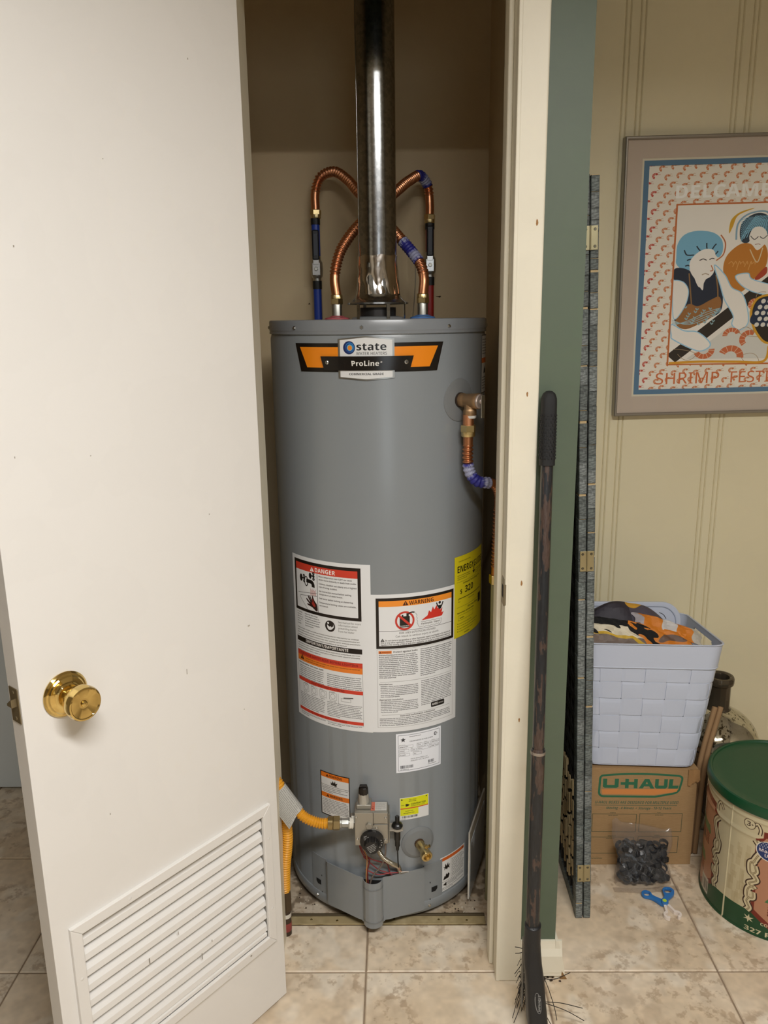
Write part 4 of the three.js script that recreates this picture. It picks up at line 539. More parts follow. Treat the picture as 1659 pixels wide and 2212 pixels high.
  part('pipe', lathe([[0, 0], [0.0125, 0], [0.0125, 0.07], [0, 0.07]], 28, [-0.277, 0, -1.662]), M({ color: 0x4a3a2c, roughness: 0.6, metalness: 0.4 }), fp);
  part('coupling', hex([[0, 0.068], [0.0145, 0.068], [0.0155, 0.07], [0.0155, 0.118], [0.0135, 0.122], [0, 0.122]], [-0.277, 0, -1.662]), M({ color: 0x5a4a36, roughness: 0.5, metalness: 0.6 }), fp);
  part('tape_band', lathe([[0.0127, 0.05], [0.0132, 0.051], [0.0132, 0.06], [0.0127, 0.061]], 24, [-0.277, 0, -1.662]), std(0xd9d4c8, 0.8), fp);
  part('printed_band', lathe([[0.0127, 0.012], [0.0131, 0.013], [0.0131, 0.034], [0.0127, 0.035]], 24, [-0.277, 0, -1.662]), std(0x8c3a34, 0.6), fp);
  const w = thing('thin_cable', 'thin grey cable hanging from behind the vent to the heater top', 'cable', [0.02, 1.47, -2.1]);
  part('cable', sweep([[0.055, 1.66, -2.25], [0.062, 1.6, -2.24], [0.06, 1.545, -2.21], [0.052, 1.472, -2.14]], 0.0012, 30, 8), std(0x8b8170, 0.7), w);

  // instruction pouch against the right side of the tank
  const o = local(thing('document_pouch', 'clear plastic pouch of white papers tucked against the right side of the heater', 'pouch', [0.176, 0.012, -1.752])); o.rotation.y = R(69); o.rotation.z = 0;
  const outline = [[0, 0], [0.004, 0.205], [0.06, 0.262], [0.15, 0.285], [0.155, 0.05], [0.1, 0.02]];
  part('paper', extrude([[0.003, 0.008], [0.006, 0.2], [0.15, 0.24], [0.15, 0.05]], 0.003, 0.0005), std(0xd8d4cb, 0.8), o); const bl = part('paper', extrude([[0.006, 0.012], [0.009, 0.17], [0.14, 0.21], [0.14, 0.05]], 0.001, 0.0002), std(0xc2c8cf, 0.8), o); bl.position.z = 0.0038;
  part('sleeve', slabGrid(8, 10, (u, v) => { const top = 0.205 + 0.09 * Math.sqrt(u), b = 0.05 * u; return [0.158 * u, b + (top - b) * v, 0.0062 + 0.004 * Math.sin(u * 9 + v * 4) * v * v]; }, 0.0003), M({ color: 0xffffff, roughness: 0.12, transmission: 1, thickness: 0, ior: 1.3 }), o, 'clear plastic sleeve');
  const bits = []; const br = [[-0.05, -1.672], [0, 0]];
  for (let k = 0; k < 170; k++) { const t = rr(-75, 75), q = cylP(t, 0, rr(0.255, 0.31)); if (q.z < -1.93 || q.z > -1.725 || q.x < -0.26 || q.x > 0.2) continue; const s = new THREE.DodecahedronGeometry(rr(0.0008, 0.0026), 0); s.scale(rr(0.7, 1.6), rr(0.4, 0.9), 1); s.rotateY(rr(0, 6)); s.translate(q.x, 0.0012, q.z); bits.push(s); }
  const deb = part('debris', mergeGeometries(bits.slice(0, Math.floor(bits.length * 0.6))), std(0x3d3022, 0.95), scene); deb.userData = { kind: 'stuff', label: 'dark crumbs of grit on the closet floor round the heater base', category: 'debris' };
  const deb2 = part('plaster_crumbs', mergeGeometries(bits.slice(Math.floor(bits.length * 0.6))), std(0xd2c8b4, 0.95), scene); deb2.userData = { kind: 'stuff', label: 'pale plaster crumbs on the closet floor round the heater base', category: 'debris' };
}

// ───────────────────────── ceiling light (outside the frame)
{
  const c = thing('ceiling_light', 'long ceiling light fixture with white diffuser above the room', 'ceiling light', [LAMP.x, H, LAMP.z]);
  const a = LAMP.w / 2, b = LAMP.d / 2, lo = LAMP.y - 0.044;
  for (const [x0, x1, z0, z1] of [[-a - 0.012, a + 0.012, -b - 0.012, -b], [-a - 0.012, a + 0.012, b, b + 0.012], [-a - 0.012, -a, -b, b], [a, a + 0.012, -b, b]]) part('rim', box(LAMP.x + x0, LAMP.x + x1, lo, H, LAMP.z + z0, LAMP.z + z1, 0.002), std(0x8d8a84, 0.5), c);
  part('diffuser', box(LAMP.x - LAMP.w / 2 + 0.001, LAMP.x + LAMP.w / 2 - 0.001, LAMP.y - 0.006, LAMP.y + 0.013, LAMP.z - LAMP.d / 2, LAMP.z + LAMP.d / 2, 0.003), M({ color: 0xf2efe6, emissive: new THREE.Color(1, 0.99, 0.975), emissiveIntensity: 2.0, roughness: 0.6 }), c);
}

// ───────────────────────── framed poster on the panelled wall
{
  const p = local(thing('framed_poster', 'framed shrimp festival poster with blue and grey mats on the panelled wall', 'picture', [0.9355, 1.5655, -2.3])); p.rotation.z = 0.0125;
  const W = 0.618, HH = 0.742, mFrame = M({ color: 0x9a9388, roughness: 0.32, metalness: 0.55 }), prof = [[0, -0.016], [0, 0.01], [0.0025, 0.0125], [0.006, 0.0125], [0.0085, 0.009], [0.0085, -0.016]];
  const rail = (len) => { const g = extrude(prof, len); const q = g.attributes.position; for (let i = 0; i < q.count; i++) { const x = q.getX(i), z = q.getZ(i); q.setZ(i, z < len / 2 ? x : len - x); } g.computeVertexNormals(); return g; };   // mitred ends; profile [in, out] runs along z
  const put = (len, turn, x, y) => { const g = rail(len); g.translate(0, 0, -len / 2); g.applyMatrix4(new THREE.Matrix4().makeBasis(V(0, 1, 0), V(0, 0, 1), V(1, 0, 0))); g.rotateZ(turn); g.translate(x, y, 0); part('frame_rail', boxUV(g), mFrame, p); };
  put(W, 0, 0, -HH / 2); put(W, Math.PI, 0, HH / 2); put(HH, -Math.PI / 2, -W / 2, 0); put(HH, Math.PI / 2, W / 2, 0);
  part('backing_board', box(-W / 2 + 0.004, W / 2 - 0.004, -HH / 2 + 0.004, HH / 2 - 0.004, -0.016, -0.004), std(0x6b5a45, 0.9), p);
  const ringG = (a, b, c, d, z, t) => { const g = extrude(rectPts(-a, a, -b, b), t, 0, [rectPts(-c, c, -d, d).reverse()]); g.translate(0, 0, z); return boxUV(g.toNonIndexed ? (g.index ? g.toNonIndexed() : g) : g); };
  part('outer_mat', ringG(0.3005, 0.3625, 0.2595, 0.3165, 0.001, 0.0022), M({ map: paint(0xc2b3a3, 0.05), roughness: 0.9 }), p, 'taupe outer mat'); part('mat_bevel', ringG(0.2595, 0.3165, 0.254, 0.311, 0.0, 0.0016), std(0xd9d2bd, 0.9), p); part('inner_mat', ringG(0.257, 0.314, 0.2395, 0.298, -0.0014, 0.0018), std(0x5f7f99, 0.9), p, 'blue inner mat');
  const art = canvasTex(1024, 1272, (x, w, h) => {
    x.fillStyle = '#f0e9da'; x.fillRect(0, 0, w, h);
    // drawn in the units of a sketch 990 wide and 1428 high whose top left corner is (503, 447)
    const sx = w / 990, sy = h / 1428; x.save(); x.setTransform(sx, 0, 0, sy, 0, 0);
    const shrimp = (px, py, s, hot) => { x.save(); x.translate(px, py); x.rotate(-0.5); x.strokeStyle = hot ? '#c4452f' : '#cf7a45'; x.lineWidth = 12 * s; x.beginPath(); x.arc(0, 0, 13 * s, 2.4, 6.1); x.stroke(); x.lineWidth = 2 * s; x.strokeStyle = '#f0e9da'; for (let k = 0; k < 4; k++) { const a = 3.3 + k * 0.6; x.beginPath(); x.moveTo(Math.cos(a) * 8 * s, Math.sin(a) * 8 * s); x.lineTo(Math.cos(a) * 18 * s, Math.sin(a) * 18 * s); x.stroke(); } x.strokeStyle = hot ? '#b96d58' : '#c99a72'; x.beginPath(); x.moveTo(12 * s, -6 * s); x.quadraticCurveTo(24 * s, -16 * s, 30 * s, -6 * s); x.moveTo(12 * s, -2 * s); x.lineTo(28 * s, 6 * s); x.stroke(); x.restore(); };
    for (let j = 0; j < 27; j++) for (let i = 0; i < 16; i++) shrimp(8 + i * 66 + (j % 2) * 33 + rr(-4, 4), 12 + j * 54 + (i % 2) * 10, 1, i === 0);
    x.lineWidth = 5; x.strokeStyle = '#fffdf6'; write(x, 'DELCAMBRE', 148, 204, 108, { bold: true, color: '#fffdf6', width: 690 });
    write(x, 'SHRIMP', 96, 1390, 104, { bold: false, color: '#d2703c', width: 380 }); write(x, 'FESTIVAL', 528, 1390, 104, { bold: false, color: '#d2703c', width: 400 });
    x.translate(-503, -447);
    const sk = (a) => a.map(([px, py]) => [px + (py - 447) * 0.051, py + (px - 503) * 0.03]);      // the sketch leans; straighten it
    const F = (a, f, st, lw, open) => blob(x, sk(a), f, st, lw, open), P = (a, f, st, lw) => poly(x, sk(a), f, st, lw);
    P([[660, 684], [1480, 660], [1480, 1690], [604, 1704]], '#f6f1e6'); x.save(); x.beginPath(); sk([[660, 684], [1480, 660], [1480, 1690], [604, 1704]]).forEach(([a, b], i) => i ? x.lineTo(a, b) : x.moveTo(a, b)); x.clip();
    P([[1186, 670], [1480, 660], [1480, 1000], [1200, 975]], '#2e2416'); for (let k = 0; k < 9; k++) { P([[1214 + k * 26, 760 - (k % 3) * 40], [1226 + k * 26, 720], [1232 + k * 26, 940], [1218 + k * 26, 945]], '#c9bfa6'); }
    P([[600, 1640], [1230, 1080], [1330, 1080], [650, 1690]], '#2e2416'); P([[648, 1690], [1290, 1130], [1480, 1130], [1480, 1690]], '#f0ebe0'); P([[712, 1668], [1186, 1256], [1390, 1256], [1200, 1660]], '#dcdad0');
    // woman at the back: net cap, glasses, orange blouse
    F([[950, 860], [960, 780], [1010, 730], [1090, 705], [1000, 750], [970, 820]], '#d9a626'); F([[990, 900], [1000, 800], [1060, 740], [1150, 725], [1200, 770]], null, '#8fb0c4', 10, true);
    F([[1010, 870], [1020, 800], [1070, 750], [1130, 735], [1185, 770], [1196, 830], [1180, 885], [1150, 850], [1110, 830], [1080, 860], [1060, 915], [1025, 915]], '#2f3c48'); x.strokeStyle = '#8cc6de'; x.lineWidth = 4; for (let k = 0; k < 12; k++) { F([[1018 + k * 15, 900 - k * 6], [1050 + k * 12, 830 - k * 4], [1100 + k * 8, 750]], null, '#8cc6de', 4, true); F([[1016, 780 + k * 12], [1080, 760 + k * 7], [1190, 790 + k * 8]], null, '#8cc6de', 3, true); }
    F([[920, 1090], [940, 1000], [1010, 930], [1070, 925], [1110, 965], [1150, 930], [1170, 1000], [1150, 1090], [1100, 1140], [1020, 1230], [950, 1180]], '#c9812b'); F([[1100, 1140], [1160, 1070], [1165, 1110], [1120, 1150]], '#b24426'); F([[1068, 960], [1110, 1040], [1140, 950]], null, '#e2cfa6', 6, true); for (let k = 0; k < 7; k++) F([[950 + k * 22, 1050 + (k % 3) * 20], [966 + k * 22, 1036], [978 + k * 20, 1054]], null, '#e0a85c', 4, true);
    F([[1068, 860], [1090, 825], [1130, 820], [1160, 850], [1164, 900], [1140, 940], [1108, 965], [1082, 930], [1064, 900]], '#f8f3e9'); F([[1070, 876], [1092, 898], [1114, 880]], null, '#33302b', 4, true); F([[1122, 880], [1142, 892], [1164, 872]], null, '#33302b', 4, true); F([[1096, 930], [1114, 926], [1126, 930]], null, '#b58a77', 4, true);
    F([[990, 1130], [1060, 1110], [1090, 1150], [1240, 1200], [1240, 1240], [1130, 1240], [1040, 1200]], '#f6f1e8', '#9fd0ea', 6);
    // woman in front: blue cap, dark top, brown apron
    F([[655, 1010], [662, 930], [700, 870], [770, 845], [860, 855], [910, 900], [916, 970], [890, 1010], [850, 960], [800, 965], [760, 1010], [735, 1060], [725, 1100], [680, 1080], [655, 1050]], '#7fbbd8'); F([[905, 870], [930, 920], [920, 990], [880, 1030]], null, '#c06a35', 7, true);
    for (const q of [[[700, 965], [715, 995], [755, 995]], [[770, 940], [782, 960], [790, 968]], [[826, 920], [826, 945], [828, 955]], [[880, 925], [868, 940], [858, 958]], [[890, 970], [880, 985], [872, 992]], [[715, 1030], [735, 1022], [745, 1030]], [[705, 1065], [722, 1060], [732, 1066]]]) F(q, null, '#1f2b3a', 7, true);
    F([[640, 1160], [650, 1080], [735, 1098], [790, 1200], [860, 1080], [905, 1160], [920, 1300], [880, 1380], [720, 1420], [640, 1400]], '#1f2738'); F([[735, 1100], [735, 1030], [790, 970], [850, 958], [875, 990], [870, 1090], [850, 1130], [815, 1158], [804, 1218], [770, 1160]], '#f8f3ea'); F([[786, 1030], [806, 1020], [826, 1028]], null, '#33302b', 5, true); F([[842, 1024], [858, 1016], [870, 1020]], null, '#33302b', 5, true); F([[800, 1120], [820, 1112], [840, 1120]], null, '#b9a48d', 6, true); F([[852, 1060], [862, 1090], [846, 1096]], null, '#c06a35', 5, true);
    F([[720, 1310], [780, 1320], [850, 1280], [900, 1260], [910, 1320], [860, 1390], [780, 1440], [700, 1470], [650, 1420]], '#9c6a35'); for (let k = 0; k < 22; k++) F([[700 + (k * 53) % 190, 1320 + (k * 67) % 113], [708 + (k * 53) % 190, 1332 + (k * 67) % 113], [716 + (k * 53) % 190, 1322 + (k * 67) % 113]], null, '#93b3b8', 7, true); for (let k = 0; k < 4; k++) F([[630, 1410 + k * 12], [720, 1440 - k * 8], [830, 1400 - k * 14], [910, 1350 - k * 6]], null, '#9fc3cc', 4, true); F([[728, 1110], [736, 1230], [742, 1310]], null, '#8f6b3d', 8, true); F([[880, 1120], [890, 1200], [892, 1262]], null, '#8f6b3d', 8, true);
    F([[636, 1180], [650, 1155], [700, 1170], [725, 1230], [700, 1330], [640, 1400]], '#f7f2e8', '#9fd0ea', 5); F([[870, 1060], [930, 1120], [970, 1200], [1030, 1240], [1062, 1340], [1066, 1430], [1020, 1475], [975, 1440], [980, 1380], [930, 1280], [905, 1190]], '#f7f2e8', '#9fd0ea', 6); F([[628, 1440], [700, 1480], [780, 1490], [850, 1560], [830, 1600], [770, 1610], [640, 1540], [626, 1510]], '#f7f2e8', '#9fd0ea', 7);
    for (const [cx, cy, s, a] of [[820, 1630, 1.9, 2.9], [980, 1620, 2.3, 0.3], [1060, 1520, 1.9, -0.9], [970, 1490, 1.6, -0.2], [1090, 1300, 1.2, -1]]) { const q = sk([[cx, cy]])[0]; x.save(); x.translate(...q); x.rotate(a); x.strokeStyle = '#cf6e40'; x.lineWidth = 17 * s; x.beginPath(); x.arc(0, 14 * s, 24 * s, 3.3, 6.1); x.stroke(); x.strokeStyle = '#e8cdb0'; x.lineWidth = 3; for (let k = 0; k < 5; k++) { const b = 3.5 + k * 0.5; x.beginPath(); x.moveTo(Math.cos(b) * 16 * s, 14 * s + Math.sin(b) * 16 * s); x.lineTo(Math.cos(b) * 33 * s, 14 * s + Math.sin(b) * 33 * s); x.stroke(); } x.strokeStyle = '#a9906f'; x.beginPath(); x.moveTo(24 * s, 4 * s); x.quadraticCurveTo(60 * s, -30 * s, 80 * s, 20 * s); x.moveTo(24 * s, 6 * s); x.quadraticCurveTo(50 * s, 30 * s, 90 * s, 40 * s); x.stroke(); x.restore(); }
    F([[1090, 1420], [1085, 1340], [1120, 1270], [1200, 1245], [1300, 1250], [1380, 1300], [1390, 1440], [1300, 1540], [1180, 1560], [1120, 1500]], '#2e2416', '#dba32a', 14); F([[1100, 1440], [1098, 1350], [1130, 1280], [1210, 1260], [1300, 1270], [1370, 1330], [1380, 1450]], '#222f47'); for (let k = 0; k < 40; k++) { const q = sk([[1116 + (k % 8) * 36 + (Math.floor(k / 8) % 2) * 17, 1288 + Math.floor(k / 8) * 38]])[0]; if (k < 8 && k % 8 < 1) continue; x.fillStyle = '#e2ded2'; x.beginPath(); x.ellipse(q[0], q[1], 13, 15, 0.4, 0, 7); x.fill(); }
    x.restore(); P([[660, 684], [1480, 660], [1480, 1690], [604, 1704]], null, '#c96f33', 10); F([[612, 1694], [800, 1684], [1000, 1684], [1160, 1680], [1190, 1580]], null, '#dfa12a', 15, true); x.restore();
  });
  const g = new THREE.PlaneGeometry(0.482, 0.599); g.translate(0, 0, -0.0024); part('print', g, print(art, 0.6), p, 'printed festival poster');
}

// ───────────────────────── folding screen leaning beside the green wall stub
{
  const s = local(thing('folding_screen', 'folded room divider with grey wrapped frames and dark lattice, behind the green corner', 'screen', [0.444, 0.0, 0])); s.rotation.z = 0.0372;
  const fib = tex(128, 256, (u, v) => { const n = fbm(u * 0.3, v, 40, 3), m = fbm(u, v, 6, 3), k = 0.25 + 0.38 * n * (0.6 + 0.8 * m); return [k * 0.98, k * 1.02, k * 1.0]; }, { size: 0.07 });
  const mWrap = [0, 1, 2].map((k) => M({ map: fib, color: [0xffffff, 0xd0d2d0, 0xe8ecea][k], roughness: 0.8, bumpMap: fib, bumpScale: 0.0012 })), mTan = std(0xbfa67c, 0.8), mDark = std(0x24211d, 0.8), mStraw = [0xa9916a, 0x8d7650, 0xb9a47c].map((c) => std(c, 0.8));
  const wraps = [0.022, 0.031, 0.04, 0.052].map((h) => { const g = chamfer(0.0172, h, 0.0142, 0.0012); g.scale(1, 1, 2); return boxUV(g); });
  for (const [x, name] of [[0.0088, 0], [0.0284, 1]]) {
    const leaf = new THREE.Group(); leaf.name = 'screen_panel'; leaf.position.set(x, 0, 0); s.add(leaf);
    part('stile_core', box(-0.0075, 0.0075, 0.002, 1.747, -1.736, -1.709, 0.001), mTan, leaf); part('stile_core', box(-0.0075, 0.0075, 0.002, 1.747, -2.1, -2.07, 0.002), mDark, leaf);
    let y = 0.002; while (y < 1.745) { const k = Math.floor(rr(0, 4)), hh = [0.022, 0.031, 0.04, 0.052][k], g = part('wrap', wraps[k], mWrap[Math.floor(rr(0, 3))], leaf), gap = rnd() < 0.14 ? rr(0.002, 0.0055) : rnd() < 0.5 ? rr(0.0006, 0.0013) : 0.0001; const h2 = Math.min(hh, 1.748 - y); g.scale.y = h2 / hh; g.position.set(rr(-0.0002, 0.0002), y + h2 / 2, -1.7345 + rr(-0.0004, 0.0004)); g.rotation.z = rr(-0.02, 0.02); y += h2 + gap; }
    for (const [a, b] of [[0.002, 0.034], [1.715, 1.748]]) part('rail', box(-0.0082, 0.0082, a, b, -2.07, -1.735, 0.002), mWrap[1], leaf);
    if (name) { part('lattice', box(-0.003, 0.003, 0.03, 1.72, -2.07, -1.736), mDark, leaf); continue; }
    for (let k = 0; k < 9; k++) part('upright', box(-0.0065, 0.0065, 0.034, 1.715, -1.7555 - k * 0.036, -1.7485 - k * 0.036, 0.001), mDark, leaf);
    for (let k = 0; k < 36; k++) { const yy = 0.075 + k * 0.0455; part('rung', box(-0.007, 0.007, yy, yy + 0.018, -2.07, -1.737, 0.001), mDark, leaf); }
    const dash = box(-0.0035, 0.0035, -0.5, 0.5, -0.0035, 0.0035, 0.001);
    for (let k = 0; k < 17; k++) { let yy = rr(0.06, 0.11); while (yy < 0.36) { const l = rr(0.022, 0.06), d = part('straw_strip', dash, mStraw[Math.floor(rr(0, 3))], leaf); d.scale.y = l; d.position.set(-0.0068 + rr(-0.0008, 0.001), yy + l / 2, -1.746 - k * 0.0185); yy += l + rr(0.006, 0.016); } }
  }
  part('backing_cloth', box(0.0165, 0.0185, 0.03, 1.72, -2.07, -1.738), std(0x0f0e0d, 0.95), s);
  const mH = M({ color: 0xb4a986, roughness: 0.3, metalness: 0.9, iridescence: 0.25 });
  for (const y of [1.626, 0.94, 0.134]) {
    const h = new THREE.Group(); h.name = 'hinge'; h.position.set(0.0186, y, -1.7045); s.add(h);
    for (const k of [-1, 1]) { const l = part('hinge_leaf', box(Math.min(k * 0.0015, k * 0.0155), Math.max(k * 0.0015, k * 0.0155), -0.0235, 0.0235, -0.0004, 0.0012, 0.0004), mH, h); }
    part('hinge_pin', lathe([[0, -0.024], [0.0017, -0.024], [0.0017, 0.024], [0, 0.024]], 12), mH, h).position.z = 0.0012;
    for (const k of [-1, 1]) for (const yy of [-0.0165, 0.0165]) part('screw', lathe([[0, 0.0014], [0.0022, 0.0012], [0.003, 0]], 12).rotateX(Math.PI / 2).translate(k * 0.0095, yy, 0.0012), std(0x6f6a5c, 0.35, 0.9), h);
  }
}

// ───────────────────────── broom leaning on the green wall stub
{
  const b = thing('push_broom', 'black broom with ribbed rubber grip and rusty handle leaning on the green wall stub', 'broom', [0.28, 0, -1.385]);
  const rust = tex(64, 512, (u, v) => { const n = fbm(u, v, 3, 3), m = fbm(u, v, 14, 4), k = 0.85 * step(0.55, 0.575, 0.62 * m + 0.38 * n); return mix3(mix3(hexc(0x17181a), hexc(0x26282b), fbm(u, v, 40, 2)), mix3(hexc(0x402c24), hexc(0x5f4d42), fbm(u, v, 60, 2)), k); });
  rust.repeat.set(1, 2.2); const mPole = M({ map: rust, roughness: 0.38 });
  const lo = V(0.2755, 0.2, -1.3945), hi = V(0.2925, 1.328, -1.5095), dir = hi.clone().sub(lo), L = dir.length(), seg = (prof, n = 24, sm = 0.6) => { const g = lathe(prof, n, [0, 0, 0], sm), y = g.attributes.position, uv = g.attributes.uv; for (let i = 0; i < y.count; i++) uv.setY(i, y.getY(i)); return orient(g, lo, dir); };
  part('lower_pole', seg([[0, 0], [0.0138, 0], [0.0138, 0.418], [0.0145, 0.422], [0.0145, 0.432], [0.0128, 0.436], [0, 0.436]]), mPole, b);
  part('upper_pole', seg([[0, 0.43], [0.0118, 0.43], [0.0118, L - 0.125], [0, L - 0.12]]), mPole, b); part('crimp', seg([[0.0146, 0.424], [0.0151, 0.426], [0.0151, 0.4285], [0.0146, 0.43]]), std(0x9d9388, 0.4, 0.6), b);
  const gripM = std(0x161616, 0.75); part('grip', seg([[0.0125, L - 0.132], [0.0148, L - 0.132], [0.015, L - 0.09], [0.0152, L - 0.02], [0.0148, L - 0.006], [0.0115, L + 0.003], [0.006, L + 0.0075], [0, L + 0.0085]], 32), gripM, b);
  const nubs = []; for (let j = 0; j < 14; j++) for (let k = 0; k < 14; k++) { const g = new THREE.BoxGeometry(0.0034, 0.0036, 0.0022); g.translate(0, L - 0.118 + j * 0.0062, 0.0151); g.rotateY(k / 14 * Math.PI * 2 + (j % 2) * 0.22); nubs.push(g); }
  part('grip_nubs', orient(mergeGeometries(nubs), lo, dir), gripM, b, null, 'stuff');
  const mHead = M({ color: 0x1b1c1e, roughness: 0.42, bumpMap: tileBump, bumpScale: 0.0006 });
  // socket that runs over into the narrow block, seen edgewise
  const st = [[0.277, 0.258, -1.4, 0.0165, 0.0165], [0.2755, 0.212, -1.3945, 0.0172, 0.018], [0.2765, 0.172, -1.389, 0.0185, 0.021], [0.28, 0.14, -1.384, 0.019, 0.024], [0.283, 0.09, -1.378, 0.02, 0.025], [0.287, 0.04, -1.372, 0.021, 0.025], [0.288, 0.03, -1.3715, 0.018, 0.022]];
  part('broom_head', grid(28, 60, (u, v) => { const f = v * (st.length - 1), i = Math.min(st.length - 2, Math.floor(f)), k = f - i, q = st[i].map((c, n) => c + (st[i + 1][n] - c) * k), a = u * Math.PI * 2, e = 2 + 3 * clamp((0.2 - q[1]) / 0.08), c = Math.cos(a), s = Math.sin(a), cap = v > 0.995 || v < 0.002 ? 0 : 1; return [q[0] + Math.sign(s) * Math.pow(Math.abs(s), 2 / e) * q[3] * cap, q[1], q[2] + Math.sign(c) * Math.pow(Math.abs(c), 2 / e) * q[4] * cap]; }), mHead, b);
  part('head_edge', box(0.2575, 0.2615, 0.045, 0.214, -1.411, -1.398, 0.0015).applyMatrix4(new THREE.Matrix4()), std(0x77736a, 0.6), b, 'worn grey edge strip');
  const logo = canvasTex(128, 256, (x, w, h) => { x.clearRect(0, 0, w, h); x.strokeStyle = '#7e7e7c'; x.lineWidth = 6; x.beginPath(); x.ellipse(64, 132, 46, 112, -0.1, 0, 7); x.stroke(); x.beginPath(); x.ellipse(52, 140, 26, 84, -0.1, 0.4, 4.4); x.stroke(); x.translate(86, 40); x.rotate(Math.PI / 2 + 0.06); write(x, 'Libman', 0, 14, 56, { color: '#8d8d8a', italic: true, width: 180 }); });
  part('logo', slabGrid(6, 10, (u, v) => { const y = 0.075 + 0.052 * v, k = (0.14 - y) / 0.05; return [0.2825 + (0.127 - y) * 0.07 - 0.0085 + 0.017 * u, y, -1.3838 + k * 0.0062 + 0.0252 - Math.pow(Math.abs(2 * u - 1), 4) * 0.0006]; }, 0.0003), M({ map: logo, roughness: 0.5, transparent: true, alphaTest: 0.4 }), b);
  const br = [], stray = [[[0.296, 0.15, -1.39], [0.306, 0.118, -1.4], [0.33, 0.106, -1.41], [0.364, 0.113, -1.42]], [[0.297, 0.142, -1.39], [0.315, 0.09, -1.4], [0.332, 0.03, -1.405], [0.336, 0.008, -1.402]], [[0.303, 0.068, -1.39], [0.34, 0.055, -1.4], [0.39, 0.036, -1.405]], [[0.303, 0.066, -1.39], [0.35, 0.044, -1.392], [0.392, 0.014, -1.395]], [[0.304, 0.05, -1.38], [0.318, 0.02, -1.382], [0.328, 0.004, -1.38]], [[0.262, 0.14, -1.4], [0.255, 0.09, -1.4], [0.24, 0.02, -1.396]], [[0.262, 0.07, -1.4], [0.252, 0.03, -1.4], [0.244, 0.004, -1.4]], [[0.262, 0.19, -1.4], [0.253, 0.185, -1.41], [0.245, 0.178, -1.42]], [[0.262, 0.185, -1.4], [0.254, 0.172, -1.41], [0.246, 0.162, -1.42]], [[0.262, 0.17, -1.4], [0.256, 0.14, -1.41], [0.246, 0.11, -1.42]]];
  for (const s of stray) br.push(sweep(s, 0.0008, 16, 5));
  for (let k = 0; k < 60; k++) { const y = rr(0.05, 0.14), x = 0.276 + rr(-0.012, 0.008), s = rr(-0.016, 0.003), d = rr(0.03, 0.07), f = rr(0.04, 0.075); br.push(sweep([[x, y, -1.4], [x + s * 0.5, y - f * 0.3, -1.4 - d * 0.7], [x + s, y - f, -1.4 - d]], 0.0007, 8, 4)); }
  part('bristles', mergeGeometries(br), std(0x1a1613, 0.7), b, null, 'stuff');
}

